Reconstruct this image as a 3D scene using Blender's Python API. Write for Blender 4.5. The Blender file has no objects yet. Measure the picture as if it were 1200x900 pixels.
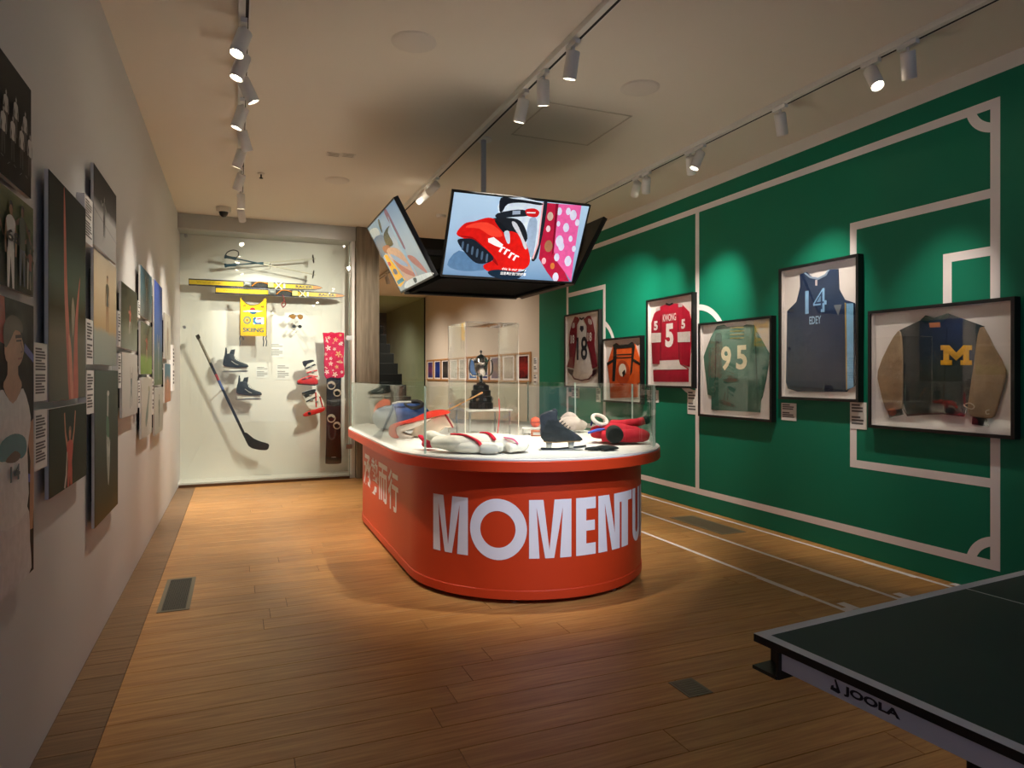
import bpy, bmesh, math, random
from mathutils import Vector, Matrix
random.seed(7)
scene = bpy.context.scene
col = scene.collection

# ------------------------------------------------------------------ camera
F, CX, CY, H = 790.0, 600.0, 440.0, 1.35          # focal length and horizon in photo pixels, eye height in metres
YAW = math.atan(322 / F)
SN, CS = math.sin(YAW), math.cos(YAW)
cd = bpy.data.cameras.new('camera')
cam = bpy.data.objects.new('camera', cd)
col.objects.link(cam)
cam.location = (0, 0, H)
cam.rotation_euler = (math.pi / 2, 0, -YAW)
cd.sensor_width = 36.0
cd.lens = 36.0 * F / 1200.0
cd.shift_y = -(450.0 - CY) / 1200.0
cd.clip_start = 0.02
scene.camera = cam

# ------------------------------------------------------------------ world, exposure
world = bpy.data.worlds.new('world')
scene.world = world
world.use_nodes = True
bg = world.node_tree.nodes['Background']
bg.inputs[0].default_value = (0.55, 0.66, 1.0, 1)
bg.inputs[1].default_value = 0.22
scene.view_settings.view_transform = 'Standard'
scene.view_settings.look = 'None'
scene.view_settings.gamma = 1.0
scene.view_settings.use_curve_mapping = False
scene.view_settings.exposure = 1.3
try:
    scene.cycles.transparent_max_bounces = 32
    scene.cycles.max_bounces = 10
except Exception:
    pass

# ------------------------------------------------------------------ room sizes
XL, XR = -0.662, 4.32          # photo wall, green wall
YG, YB = 9.0, 9.36             # display glass, display wall behind it
CEIL = 3.30
YFRONT, YFAR = -3.0, 21.0
XCASE = 1.40                   # right end of the glazed wall case

def ray(u, v):
    l = (u - CX) / F
    return (SN + l * CS, CS - l * SN, (CY - v) / F)
def onZ(u, v, z=0.0):
    d = ray(u, v); t = (z - H) / d[2]
    return (d[0] * t, d[1] * t)
def onX(u, v, x):
    d = ray(u, v); t = x / d[0]
    return (d[1] * t, H + d[2] * t)
def onY(u, v, y):
    d = ray(u, v); t = y / d[1]
    return (d[0] * t, H + d[2] * t)

# ------------------------------------------------------------------ materials
def lin(c):
    o = []
    for x in c[:3]:
        x = x / 255.0
        o.append(x / 12.92 if x <= 0.04045 else ((x + 0.055) / 1.055) ** 2.4)
    return (o[0], o[1], o[2], 1.0)
_M = {}
def mat(name, c=(200, 200, 200), rough=0.6, metal=0.0, emit=0.0, bump=0.0, scale=20.0, vary=0.0, spec=None, coat=0.0, stretch=(1, 1, 1)):
    if name in _M: return _M[name]
    m = bpy.data.materials.new(name); m.use_nodes = True
    nt = m.node_tree; b = nt.nodes['Principled BSDF']
    b.inputs['Base Color'].default_value = lin(c)
    b.inputs['Roughness'].default_value = rough
    b.inputs['Metallic'].default_value = metal
    if spec is not None: b.inputs['Specular IOR Level'].default_value = spec
    if coat: b.inputs['Coat Weight'].default_value = coat
    if emit:
        b.inputs['Emission Color'].default_value = lin(c)
        b.inputs['Emission Strength'].default_value = emit
    if bump or vary:
        tc = nt.nodes.new('ShaderNodeTexCoord')
        mp = nt.nodes.new('ShaderNodeMapping'); mp.inputs['Scale'].default_value = stretch
        nz = nt.nodes.new('ShaderNodeTexNoise'); nz.inputs['Scale'].default_value = scale; nz.inputs['Detail'].default_value = 5
        nt.links.new(tc.outputs['Object'], mp.inputs[0]); nt.links.new(mp.outputs[0], nz.inputs['Vector'])
        if bump:
            bp = nt.nodes.new('ShaderNodeBump'); bp.inputs['Strength'].default_value = bump; bp.inputs['Distance'].default_value = 0.02
            nt.links.new(nz.outputs['Fac'], bp.inputs['Height']); nt.links.new(bp.outputs[0], b.inputs['Normal'])
        if vary:
            rp = nt.nodes.new('ShaderNodeValToRGB')
            l = lin(c)
            rp.color_ramp.elements[0].position = 0.3; rp.color_ramp.elements[1].position = 0.7
            rp.color_ramp.elements[0].color = tuple(x * (1 - vary) for x in l[:3]) + (1,)
            rp.color_ramp.elements[1].color = tuple(min(1, x * (1 + vary)) for x in l[:3]) + (1,)
            nt.links.new(nz.outputs['Fac'], rp.inputs[0]); nt.links.new(rp.outputs[0], b.inputs['Base Color'])
            if emit: nt.links.new(rp.outputs[0], b.inputs['Emission Color'])
    _M[name] = m
    return m
def flat(c, emit=0.0, rough=0.5):
    """plain print colour"""
    return mat('print_%02x%02x%02x_%d_%d' % (int(c[0]), int(c[1]), int(c[2]), int(emit * 100), int(rough * 100)), c, rough, 0, emit, 0, 30.0, 0.09, spec=0.15)
def cloth(c, bump=0.35, scale=14.0):
    return mat('cloth_%02x%02x%02x_%d_%d' % (int(c[0]), int(c[1]), int(c[2]), int(bump * 100), int(scale)), c, 0.85, 0, 0, bump, scale, 0.12, spec=0.2)

def glass_mat(name, tint=(0.97, 1.0, 0.985), r0=0.045, gain=1.0, rough=0.0):
    m = bpy.data.materials.new(name); m.use_nodes = True
    nt = m.node_tree; nt.nodes.clear()
    out = nt.nodes.new('ShaderNodeOutputMaterial')
    tr = nt.nodes.new('ShaderNodeBsdfTransparent'); tr.inputs[0].default_value = tint + (1,)
    gl = nt.nodes.new('ShaderNodeBsdfGlossy'); gl.inputs['Roughness'].default_value = rough
    ge = nt.nodes.new('ShaderNodeNewGeometry')
    dt = nt.nodes.new('ShaderNodeVectorMath'); dt.operation = 'DOT_PRODUCT'
    ab = nt.nodes.new('ShaderNodeMath'); ab.operation = 'ABSOLUTE'
    sb = nt.nodes.new('ShaderNodeMath'); sb.operation = 'SUBTRACT'; sb.inputs[0].default_value = 1.0
    pw = nt.nodes.new('ShaderNodeMath'); pw.operation = 'POWER'; pw.inputs[1].default_value = 5.0
    ml = nt.nodes.new('ShaderNodeMath'); ml.operation = 'MULTIPLY_ADD'; ml.inputs[1].default_value = (1 - r0) * gain; ml.inputs[2].default_value = r0
    mx = nt.nodes.new('ShaderNodeMixShader')
    L = nt.links.new
    L(ge.outputs['Normal'], dt.inputs[0]); L(ge.outputs['Incoming'], dt.inputs[1])
    L(dt.outputs['Value'], ab.inputs[0]); L(ab.outputs[0], sb.inputs[1]); L(sb.outputs[0], pw.inputs[0]); L(pw.outputs[0], ml.inputs[0])
    L(ml.outputs[0], mx.inputs[0]); L(tr.outputs[0], mx.inputs[1]); L(gl.outputs[0], mx.inputs[2]); L(mx.outputs[0], out.inputs[0])
    return m

def gradient_mat(name, stops, axis='Z', rough=0.5, emit=0.0, noise=0.0, nscale=6.0):
    """print with a colour ramp along one axis of the panel, broken up by noise"""
    m = bpy.data.materials.new(name); m.use_nodes = True
    nt = m.node_tree; b = nt.nodes['Principled BSDF']; L = nt.links.new
    b.inputs['Roughness'].default_value = rough; b.inputs['Specular IOR Level'].default_value = 0.5 if emit else 0.1
    tc = nt.nodes.new('ShaderNodeTexCoord'); sx = nt.nodes.new('ShaderNodeSeparateXYZ')
    L(tc.outputs['Generated'], sx.inputs[0])
    src = sx.outputs[axis]
    if noise:
        nz = nt.nodes.new('ShaderNodeTexNoise'); nz.inputs['Scale'].default_value = nscale; nz.inputs['Detail'].default_value = 4
        L(tc.outputs['Generated'], nz.inputs['Vector'])
        a = nt.nodes.new('ShaderNodeMath'); a.operation = 'SUBTRACT'; a.inputs[1].default_value = 0.5; L(nz.outputs['Fac'], a.inputs[0])
        k = nt.nodes.new('ShaderNodeMath'); k.operation = 'MULTIPLY_ADD'; k.inputs[1].default_value = noise
        L(a.outputs[0], k.inputs[0]); L(src, k.inputs[2]); src = k.outputs[0]
    rp = nt.nodes.new('ShaderNodeValToRGB'); cr = rp.color_ramp
    while len(cr.elements) < len(stops): cr.elements.new(0.5)
    for e, (p, c) in zip(cr.elements, stops): e.position = p; e.color = lin(c)
    L(src, rp.inputs[0]); L(rp.outputs[0], b.inputs['Base Color'])
    if emit:
        L(rp.outputs[0], b.inputs['Emission Color']); b.inputs['Emission Strength'].default_value = emit
    return m

def wood_floor_mat(name, c0, c1, rough=0.38):
    m = bpy.data.materials.new(name); m.use_nodes = True
    nt = m.node_tree; b = nt.nodes['Principled BSDF']; L = nt.links.new
    tc = nt.nodes.new('ShaderNodeTexCoord'); oi = nt.nodes.new('ShaderNodeObjectInfo')
    mp = nt.nodes.new('ShaderNodeMapping'); mp.inputs['Scale'].default_value = (0.9, 16, 1)
    ad = nt.nodes.new('ShaderNodeVectorMath'); ad.operation = 'ADD'
    sc = nt.nodes.new('ShaderNodeVectorMath'); sc.operation = 'SCALE'; sc.inputs[0].default_value = (13, 29, 5)
    L(oi.outputs['Random'], sc.inputs['Scale']); L(tc.outputs['Object'], mp.inputs[0]); L(mp.outputs[0], ad.inputs[0]); L(sc.outputs[0], ad.inputs[1])
    nz = nt.nodes.new('ShaderNodeTexNoise'); nz.inputs['Scale'].default_value = 3.5; nz.inputs['Detail'].default_value = 8; nz.inputs['Roughness'].default_value = 0.62
    L(ad.outputs[0], nz.inputs['Vector'])
    rp = nt.nodes.new('ShaderNodeValToRGB')
    rp.color_ramp.elements[0].position = 0.32; rp.color_ramp.elements[0].color = lin(c0)
    rp.color_ramp.elements[1].position = 0.68; rp.color_ramp.elements[1].color = lin(c1)
    L(nz.outputs['Fac'], rp.inputs[0])
    hs = nt.nodes.new('ShaderNodeHueSaturation')
    mr = nt.nodes.new('ShaderNodeMapRange'); mr.inputs[3].default_value = 0.90; mr.inputs[4].default_value = 1.08
    L(oi.outputs['Random'], mr.inputs[0]); L(mr.outputs[0], hs.inputs['Value']); L(rp.outputs[0], hs.inputs['Color'])
    L(hs.outputs[0], b.inputs['Base Color'])
    b.inputs['Roughness'].default_value = rough
    bp = nt.nodes.new('ShaderNodeBump'); bp.inputs['Strength'].default_value = 0.12; bp.inputs['Distance'].default_value = 0.004
    L(nz.outputs['Fac'], bp.inputs['Height']); L(bp.outputs[0], b.inputs['Normal'])
    return m

# ------------------------------------------------------------------ objects
def empty(name, loc=(0, 0, 0), rz=0.0, label=None, cat=None, group=None):
    o = bpy.data.objects.new(name, None); col.objects.link(o)
    o.location = loc; o.rotation_euler = (0, 0, rz); o.empty_display_size = 0.1
    tag(o, label, cat, group)
    return o
def tag(o, label=None, cat=None, group=None, kind=None):
    if label: o['label'] = label
    if cat: o['category'] = cat
    if group: o['group'] = group
    if kind: o['kind'] = kind
    return o

class MB:
    """collects shapes into one mesh"""
    def __init__(s): s.v = []; s.f = []; s.mi = []; s.mats = []; s.sm = []
    def slot(s, m):
        if m is None: return 0
        if m not in s.mats: s.mats.append(m)
        return s.mats.index(m)
    def add(s, v, f, m=None, smooth=False):
        k = len(s.v); i = s.slot(m)
        s.v += [tuple(p) for p in v]
        for q in f: s.f.append(tuple(k + j for j in q)); s.mi.append(i); s.sm.append(smooth)
        return s
    def box(s, x0, x1, y0, y1, z0, z1, m=None):
        v = [(x0, y0, z0), (x1, y0, z0), (x1, y1, z0), (x0, y1, z0), (x0, y0, z1), (x1, y0, z1), (x1, y1, z1), (x0, y1, z1)]
        return s.add(v, [(0, 3, 2, 1), (4, 5, 6, 7), (0, 1, 5, 4), (1, 2, 6, 5), (2, 3, 7, 6), (3, 0, 4, 7)], m)
    def tube(s, pts, r, n=8, m=None, flat=1.0, closed=False, up=None):
        """tube along a path; r a number or one radius per point; flat squashes along the second normal"""
        pts = [Vector(p) for p in pts]; N = len(pts)
        rs = r if isinstance(r, (list, tuple)) else [r] * N
        V = []; ref = Vector(up) if up else None
        for i, p in enumerate(pts):
            if closed: d = pts[(i + 1) % N] - pts[i - 1]
            else: d = pts[min(i + 1, N - 1)] - pts[max(i - 1, 0)]
            if d.length < 1e-9: d = Vector((0, 0, 1))
            d.normalize()
            if ref is None:
                ref = Vector((0, 0, 1)) if abs(d.z) < 0.9 else Vector((1, 0, 0))
            b = ref - d * ref.dot(d)
            if b.length < 1e-6: b = d.orthogonal()
            b.normalize(); a = d.cross(b)
            if up is None: ref = b
            for k in range(n):
                t = 2 * math.pi * k / n
                V.append(p + a * (rs[i] * math.cos(t)) + b * (rs[i] * flat * math.sin(t)))
        Fc = []
        for i in range(N if closed else N - 1):
            j = (i + 1) % N
            for k in range(n):
                Fc.append((i * n + k, i * n + (k + 1) % n, j * n + (k + 1) % n, j * n + k))
        if not closed:
            Fc.append(tuple(range(n - 1, -1, -1))); Fc.append(tuple((N - 1) * n + k for k in range(n)))
        return s.add(V, Fc, m, True)
    def lathe(s, prof, n=24, m=None, c=(0, 0, 0), arc=None, smooth=True):
        """profile of (radius, z) turned about z"""
        V = []; Fc = []; P = len(prof)
        for k in range(n):
            t = 2 * math.pi * k / n
            for (r, z) in prof: V.append((c[0] + r * math.cos(t), c[1] + r * math.sin(t), c[2] + z))
        for k in range(n):
            j = (k + 1) % n
            for i in range(P - 1): Fc.append((k * P + i, j * P + i, j * P + i + 1, k * P + i + 1))
        if prof[0][0] > 1e-5: Fc.append(tuple(k * P for k in range(n - 1, -1, -1)))
        if prof[-1][0] > 1e-5: Fc.append(tuple(k * P + P - 1 for k in range(n)))
        return s.add(V, Fc, m, smooth)
    def rings(s, rings, m=None, smooth=True, cap=True):
        n = len(rings[0]); V = [p for r in rings for p in r]; Fc = []
        for i in range(len(rings) - 1):
            for k in range(n): Fc.append((i * n + k, i * n + (k + 1) % n, (i + 1) * n + (k + 1) % n, (i + 1) * n + k))
        if cap: Fc.append(tuple(range(n - 1, -1, -1))); Fc.append(tuple((len(rings) - 1) * n + k for k in range(n)))
        return s.add(V, Fc, m, smooth)
    def poly(s, pts, y, m=None):
        """flat print polygon in the xz plane, facing -y"""
        a = 0.0
        for i in range(len(pts)):
            p, q = pts[i], pts[(i + 1) % len(pts)]; a += p[0] * q[1] - q[0] * p[1]
        if a < 0: pts = pts[::-1]
        return s.add([(p[0], y, p[1]) for p in pts], [tuple(range(len(pts)))], m)
    def prism(s, pts, y0, y1, m=None, smooth=False):
        """polygon in xz pushed from y0 (front) to y1 (back)"""
        a = 0.0; n = len(pts)
        for i in range(n):
            p, q = pts[i], pts[(i + 1) % n]; a += p[0] * q[1] - q[0] * p[1]
        if a < 0: pts = pts[::-1]
        V = [(p[0], y0, p[1]) for p in pts] + [(p[0], y1, p[1]) for p in pts]
        Fc = [tuple(range(n)), tuple(range(2 * n - 1, n - 1, -1))]
        for i in range(n): Fc.append((i, i + n, (i + 1) % n + n, (i + 1) % n))
        return s.add(V, Fc, m, smooth)
    def puff(s, pts, y0, y1, r, m=None, seg=3):
        """prism with rounded front and back rims (soft goods, boots)"""
        bm = bmesh.new()
        vs = [bm.verts.new((p[0], y0, p[1])) for p in pts]
        f = bm.faces.new(vs); f.normal_update()
        if f.normal.y > 0: f.normal_flip()
        g = bmesh.ops.extrude_face_region(bm, geom=[f])
        nv = [e for e in g['geom'] if isinstance(e, bmesh.types.BMVert)]
        # extruded copy is the back
        for v in nv: v.co.y = y1
        bmesh.ops.recalc_face_normals(bm, faces=bm.faces[:])
        ed = [e for e in bm.edges if abs(e.verts[0].co.y - e.verts[1].co.y) < 1e-7]
        try: bmesh.ops.bevel(bm, geom=ed, offset=r, segments=seg, affect='EDGES', profile=0.5, clamp_overlap=True)
        except Exception: pass
        bm.verts.ensure_lookup_table(); bm.verts.index_update()
        s.add([v.co[:] for v in bm.verts], [tuple(v.index for v in f.verts) for f in bm.faces], m, True)
        bm.free(); return s
    def move(s, M, start=0):
        for i in range(start, len(s.v)): s.v[i] = tuple(M @ Vector(s.v[i]))
        return s
    def mesh(s, name, m=None):
        me = bpy.data.meshes.new(name); me.from_pydata(s.v, [], s.f)
        ml = s.mats or ([m] if m else [])
        for x in ml: me.materials.append(x)
        me.polygons.foreach_set('material_index', s.mi); me.polygons.foreach_set('use_smooth', s.sm)
        me.update(); return me
    def build(s, name, m=None, parent=None, loc=(0, 0, 0), rot=(0, 0, 0), bevel=0.0, seg=2, auto=True):
        o = bpy.data.objects.new(name, s.mesh(name, m)); col.objects.link(o)
        o.location = loc; o.rotation_euler = rot
        if parent is not None: o.parent = parent
        if any(s.sm) and auto:
            # keep hard rims hard where smooth faces meet at a sharp angle
            bm = bmesh.new(); bm.from_mesh(o.data)
            for e in bm.edges:
                if len(e.link_faces) == 2 and e.calc_face_angle(0) > 0.75: e.smooth = False
            bm.to_mesh(o.data); bm.free()
        if bevel:
            b = o.modifiers.new('bevel', 'BEVEL'); b.width = bevel; b.segments = seg; b.limit_method = 'ANGLE'
        return o

def bx(name, x0, x1, y0, y1, z0, z1, m, parent=None, bevel=0.0):
    return MB().box(x0, x1, y0, y1, z0, z1).build(name, m, parent, bevel=bevel)

# ------------------------------------------------------------------ 2D shapes
def smooth(pts, n=5, closed=True):
    out = []; N = len(pts)
    rng = range(N) if closed else range(N - 1)
    for i in rng:
        if closed: p0, p1, p2, p3 = pts[i - 1], pts[i], pts[(i + 1) % N], pts[(i + 2) % N]
        else: p0, p1, p2, p3 = pts[max(i - 1, 0)], pts[i], pts[i + 1], pts[min(i + 2, N - 1)]
        for k in range(n):
            t = k / n; t2 = t * t; t3 = t2 * t
            out.append(tuple(0.5 * (2 * b + (c - a) * t + (2 * a - 5 * b + 4 * c - d) * t2 + (3 * b - a - 3 * c + d) * t3) for a, b, c, d in zip(p0, p1, p2, p3)))
    if not closed: out.append(tuple(pts[-1]))
    return out
def ell(cx, cz, rx, rz, n=18, rot=0.0):
    o = []
    for k in range(n):
        t = 2 * math.pi * k / n; x, z = rx * math.cos(t), rz * math.sin(t)
        o.append((cx + x * math.cos(rot) - z * math.sin(rot), cz + x * math.sin(rot) + z * math.cos(rot)))
    return o
def rect(x0, x1, z0, z1): return [(x0, z0), (x1, z0), (x1, z1), (x0, z1)]
def stroke(pts, w, asp=1.0):
    """band along a polyline; w a number or a width per point; asp = width/height of the unit square it is drawn in"""
    N = len(pts); ws = w if isinstance(w, (list, tuple)) else [w] * N
    A, B = [], []
    for i, p in enumerate(pts):
        q0, q1 = pts[max(i - 1, 0)], pts[min(i + 1, N - 1)]
        dx, dz = (q1[0] - q0[0]) * asp, q1[1] - q0[1]; l = math.hypot(dx, dz) or 1
        nx, nz = -dz / l / asp, dx / l
        A.append((p[0] + nx * ws[i] / 2, p[1] + nz * ws[i] / 2)); B.append((p[0] - nx * ws[i] / 2, p[1] - nz * ws[i] / 2))
    return A + B[::-1]
def ring2d(mb, cx, cz, r0, r1, y, m, a0=0.0, a1=2 * math.pi, n=32):
    V = []; Fc = []
    for k in range(n + 1):
        t = a0 + (a1 - a0) * k / n
        V.append((cx + r0 * math.cos(t), y, cz + r0 * math.sin(t))); V.append((cx + r1 * math.cos(t), y, cz + r1 * math.sin(t)))
    for k in range(n): Fc.append((2 * k, 2 * k + 1, 2 * k + 3, 2 * k + 2))
    mb.add(V, Fc, m)

_dg = None
def text2d(s, w, h, bold=0.0, cx=0.0, cz=0.0, shear=0.0):
    """text outline fitted to a w x h box centred on (cx, cz): list of verts (x, z) and faces"""
    cu = bpy.data.curves.new('lettering', 'FONT'); cu.body = s; cu.size = 1.0; cu.offset = bold; cu.shear = shear
    cu.resolution_u = 3
    ob = bpy.data.objects.new('lettering', cu); col.objects.link(ob)
    dg = bpy.context.evaluated_depsgraph_get(); dg.update()
    me = bpy.data.meshes.new_from_object(ob.evaluated_get(dg))
    V = [(v.co.x, v.co.y) for v in me.vertices]; Fc = [tuple(p.vertices) for p in me.polygons]
    bpy.data.objects.remove(ob); bpy.data.curves.remove(cu); bpy.data.meshes.remove(me)
    if not V: return [], []
    x0, x1 = min(v[0] for v in V), max(v[0] for v in V); z0, z1 = min(v[1] for v in V), max(v[1] for v in V)
    sx = w / max(1e-6, x1 - x0); sz = h / max(1e-6, z1 - z0)
    V = [(cx + (v[0] - (x0 + x1) / 2) * sx, cz + (v[1] - (z0 + z1) / 2) * sz) for v in V]
    return V, Fc
def add_text(mb, s, w, h, y, m, cx=0.0, cz=0.0, bold=0.0, shear=0.0, rot=0.0):
    V, Fc = text2d(s, w, h, bold, 0, 0, shear)
    c, k = math.cos(rot), math.sin(rot)
    # text faces look along +z of the curve: keep them facing -y
    mb.add([(cx + x * c - z * k, y, cz + x * k + z * c) for x, z in V], Fc, m)
def printed(name, parent, items, w, h, y, emit=0.0, rough=0.5, step=0.0004, centre=False):
    """flat print: (colour, polygon in 0..1 units) painted in order on a w x h panel whose lower left corner is the origin"""
    mb = MB()
    for k, (c, p) in enumerate(items):
        mb.poly([((a - (0.5 if centre else 0)) * w, b * h) for a, b in p], y - step * (k + 1), flat(c, emit, rough))
    return mb.build(name, None, parent)

def person2d(x, z, h, asp, skin, top, low, arms='down', hair=(40, 30, 25), lean=0.0, legs='stand'):
    """small printed figure: base (x, z), height h in panel units; asp = panel width / height"""
    k = h / asp; I = []
    def P(a, b): return (x + (a + lean * b) * k, z + b * h)
    def S(pts, w, c): I.append((c, stroke([P(*p) for p in pts], [q * h for q in w], asp)))
    if legs == 'stand':
        S([(-0.05, 0.5), (-0.07, 0.27), (-0.075, 0.03)], (0.12, 0.09, 0.06), low); S([(0.05, 0.5), (0.07, 0.27), (0.085, 0.03)], (0.12, 0.09, 0.06), low)
    else:
        S([(-0.04, 0.5), (-0.14, 0.3), (-0.2, 0.05)], (0.12, 0.09, 0.05), low); S([(0.05, 0.5), (0.17, 0.33), (0.1, 0.1)], (0.12, 0.09, 0.05), low)
    if arms == 'up':
        S([(-0.11, 0.78), (-0.2, 0.93), (-0.24, 1.14)], (0.075, 0.055, 0.045), skin); S([(0.11, 0.78), (0.2, 0.93), (0.26, 1.14)], (0.075, 0.055, 0.045), skin)
    elif arms == 'down':
        S([(-0.12, 0.78), (-0.17, 0.6), (-0.16, 0.45)], (0.075, 0.055, 0.045), skin); S([(0.12, 0.78), (0.17, 0.6), (0.16, 0.45)], (0.075, 0.055, 0.045), skin)
    else:
        S([(-0.12, 0.78), (-0.28, 0.72), (-0.42, 0.8)], (0.075, 0.055, 0.045), skin); S([(0.12, 0.78), (0.27, 0.68), (0.36, 0.58)], (0.075, 0.055, 0.045), skin)
    I.append((top, smooth([P(-0.1, 0.47), P(-0.09, 0.6), P(-0.15, 0.78), P(-0.05, 0.84), P(0.05, 0.84), P(0.15, 0.78), P(0.09, 0.6), P(0.1, 0.47)], 3)))
    I.append((skin, ell(*P(0, 0.91), 0.052 * k, 0.068 * h, 12)))
    I.append((hair, smooth([P(-0.055, 0.91), P(-0.05, 0.97), P(0, 0.99), P(0.05, 0.97), P(0.055, 0.91), P(0.03, 0.945), P(-0.03, 0.945)], 2)))
    return I

# ================================================================== THE SETTING
M_WHITE = mat('wall_paint_white', (226, 222, 214), 0.75, bump=0.03, scale=90)
M_CEIL = mat('ceiling_paint', (224, 216, 202), 0.9)
M_GREEN = mat('wall_paint_green', (0, 118, 90), 0.55, bump=0.02, scale=120, spec=0.35)
M_LINE = mat('white_tape', (236, 228, 228), 0.55)
M_BEIGE = mat('wall_paint_beige', (206, 194, 178), 0.8)
M_BLACK = mat('black_satin', (14, 14, 15), 0.42)
M_BLACKM = mat('black_matt', (20, 20, 20), 0.8)
M_STEEL = mat('brushed_steel', (176, 176, 172), 0.35, 1.0)
M_CHROME = mat('chrome', (225, 225, 225), 0.12, 1.0)
M_GLASS = glass_mat('clear_glass')
M_EDGE = mat('glass_edge', (214, 234, 224), 0.25, spec=0.6)
M_OAK = wood_floor_mat('oak_plank', (164, 112, 58), (204, 154, 92))
M_OAKD = wood_floor_mat('oak_plank_shaded', (104, 76, 48), (142, 110, 76))
M_JOINT = mat('floor_joint', (84, 56, 30), 0.8)
M_CARD = mat('label_card', (228, 226, 222), 0.6)
M_INK = mat('label_ink', (96, 94, 94), 0.7)

# ---- floor: oak boards across the room, short boards along the photo wall with shade put into their colour
floor = bx('floor', XL - 0.1, XR + 0.1, YFRONT, YFAR, -0.12, -0.004, M_JOINT); tag(floor, kind='structure')
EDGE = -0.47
PITCH = 0.165
row_y = 0.0
rng = random.Random(3)
def plank(x0, x1, y0, y1, m):
    g = 0.0011
    cx, cy = (x0 + x1) / 2, (y0 + y1) / 2; hx, hy = (x1 - x0) / 2 - g, (y1 - y0) / 2 - g; b = 0.0012
    mb = MB()
    V = [(-hx, -hy, -0.006), (hx, -hy, -0.006), (hx, hy, -0.006), (-hx, hy, -0.006), (-hx, -hy, -b), (hx, -hy, -b), (hx, hy, -b), (-hx, hy, -b),
         (-hx + b, -hy + b, 0), (hx - b, -hy + b, 0), (hx - b, hy - b, 0), (-hx + b, hy - b, 0)]
    Fc = [(8, 9, 10, 11)] + [(i, (i + 1) % 4, 4 + (i + 1) % 4, 4 + i) for i in range(4)] + [(4 + i, 4 + (i + 1) % 4, 8 + (i + 1) % 4, 8 + i) for i in range(4)]
    mb.add(V, Fc)
    mb.build('floor_plank', m, floor, (cx, cy, 0))
y = 0.35; r = 0
while y < YG - 0.01:
    y1 = min(y + PITCH, YG)
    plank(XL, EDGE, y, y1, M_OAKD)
    cuts = [EDGE]; x = EDGE + rng.uniform(0.5, 2.1)
    while x < XR - 0.35: cuts.append(x); x += rng.uniform(1.5, 2.3)
    cuts.append(XR)
    for a, b in zip(cuts[:-1], cuts[1:]): plank(a, b, y, y1, M_OAK)
    y = y1; r += 1
fb = MB().box(XL, XR, YFRONT, 0.35, -0.006, 0.0).box(XCASE, XR, YG, YFAR, -0.006, 0.0).build('floor_field', M_OAK, floor)

# ---- walls
wl = bx('wall_left', XL - 0.1, XL, YFRONT, YB, 0, CEIL, mat('wall_paint_grey', (204, 203, 200), 0.75, bump=0.03, scale=90)); tag(wl, kind='structure')
YGE = onX(632, 400, XR)[0]
GTOP = 3.20
wr = bx('wall_right', XR, XR + 0.1, YFRONT, YGE, 0, GTOP, M_GREEN); tag(wr, kind='structure')
bx('white_band', XR, XR + 0.1, YFRONT, YGE, GTOP, CEIL, M_WHITE, wr)
wrf = bx('wall_right_far', XR, XR + 0.1, YGE, YFAR, 0, CEIL, M_BEIGE); tag(wrf, kind='structure')
wf = bx('wall_far', XCASE, XR + 0.1, YFAR, YFAR + 0.1, 0, CEIL, mat('stairwell_wall', (120, 112, 150), 0.8)); tag(wf, kind='structure')
wb = bx('wall_back', XL, XCASE + 0.04, YB, YB + 0.1, 0, CEIL, M_WHITE); tag(wb, kind='structure')
ws = bx('wall_return', XCASE, XCASE + 0.04, YG + 0.03, YB, 0, 3.12, M_WHITE); tag(ws, kind='structure')
wst = bx('wall_stair', XCASE, XCASE + 0.05, YB + 0.1, YFAR, 0, CEIL, mat('stair_wall_paint', (150, 150, 136), 0.8)); tag(wst, kind='structure')

# ceiling with an access hatch
ce = bx('ceiling', XL - 0.1, XR + 0.1, YFRONT, YFAR, CEIL, CEIL + 0.1, M_CEIL); tag(ce, kind='structure')
hx0, hy0 = onZ(640, 170, CEIL); hx1, hy1 = onZ(737, 150, CEIL)
hatch = MB()
hx0, hx1, hy0, hy1 = 2.05, 2.75, 4.35, 5.05
for a in ((hx0, hx1, hy0, hy0 + 0.012), (hx0, hx1, hy1 - 0.012, hy1), (hx0, hx0 + 0.012, hy0, hy1), (hx1 - 0.012, hx1, hy0, hy1)):
    hatch.box(a[0], a[1], a[2], a[3], CEIL - 0.003, CEIL + 0.001)
hatch.build('hatch_frame', mat('hatch_paint', (196, 186, 170), 0.8), ce)

# bulkhead over the glazed case
tr = bx('trim_1', XL, XCASE + 0.04, YG - 0.02, YB, 3.12, CEIL, mat('bulkhead_paint', (176, 176, 170), 0.7)); tag(tr, kind='structure')

# ---- pitch markings painted on the green wall
LW = 0.058
def wline(y0, y1, z0, z1):
    MB().box(XR - 0.0015, XR + 0.001, y0, y1, z0, z1).build('pitch_line', M_LINE, wr)
PY0, PY1, PZ0, PZ1 = 2.69, 8.55, 0.15, 3.057
PM = (PZ0 + PZ1) / 2; PYM = (PY0 + PY1) / 2
wline(PY0, PY1, PZ1 - LW, PZ1); wline(PY0, PY1, PZ0, PZ0 + LW)
wline(PY0, PY0 + LW, PZ0 + LW, PZ1 - LW); wline(PY1 - LW, PY1, PZ0 + LW, PZ1 - LW)
wline(PYM - LW / 2, PYM + LW / 2, PZ0 + LW, PZ1 - LW)
for s, e in ((1, PY0), (-1, PY1)):
    for dep, z0, z1 in ((1.09, 0.655, 2.507), (0.36, 1.06, 2.15)):
        a, b = e + s * LW, e + s * dep
        wline(min(a, b), max(a, b), z1 - LW, z1); wline(min(a, b), max(a, b), z0, z0 + LW)
        c, d = e + s * (dep - LW), e + s * dep
        wline(min(c, d), max(c, d), z0 + LW, z1 - LW)
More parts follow.
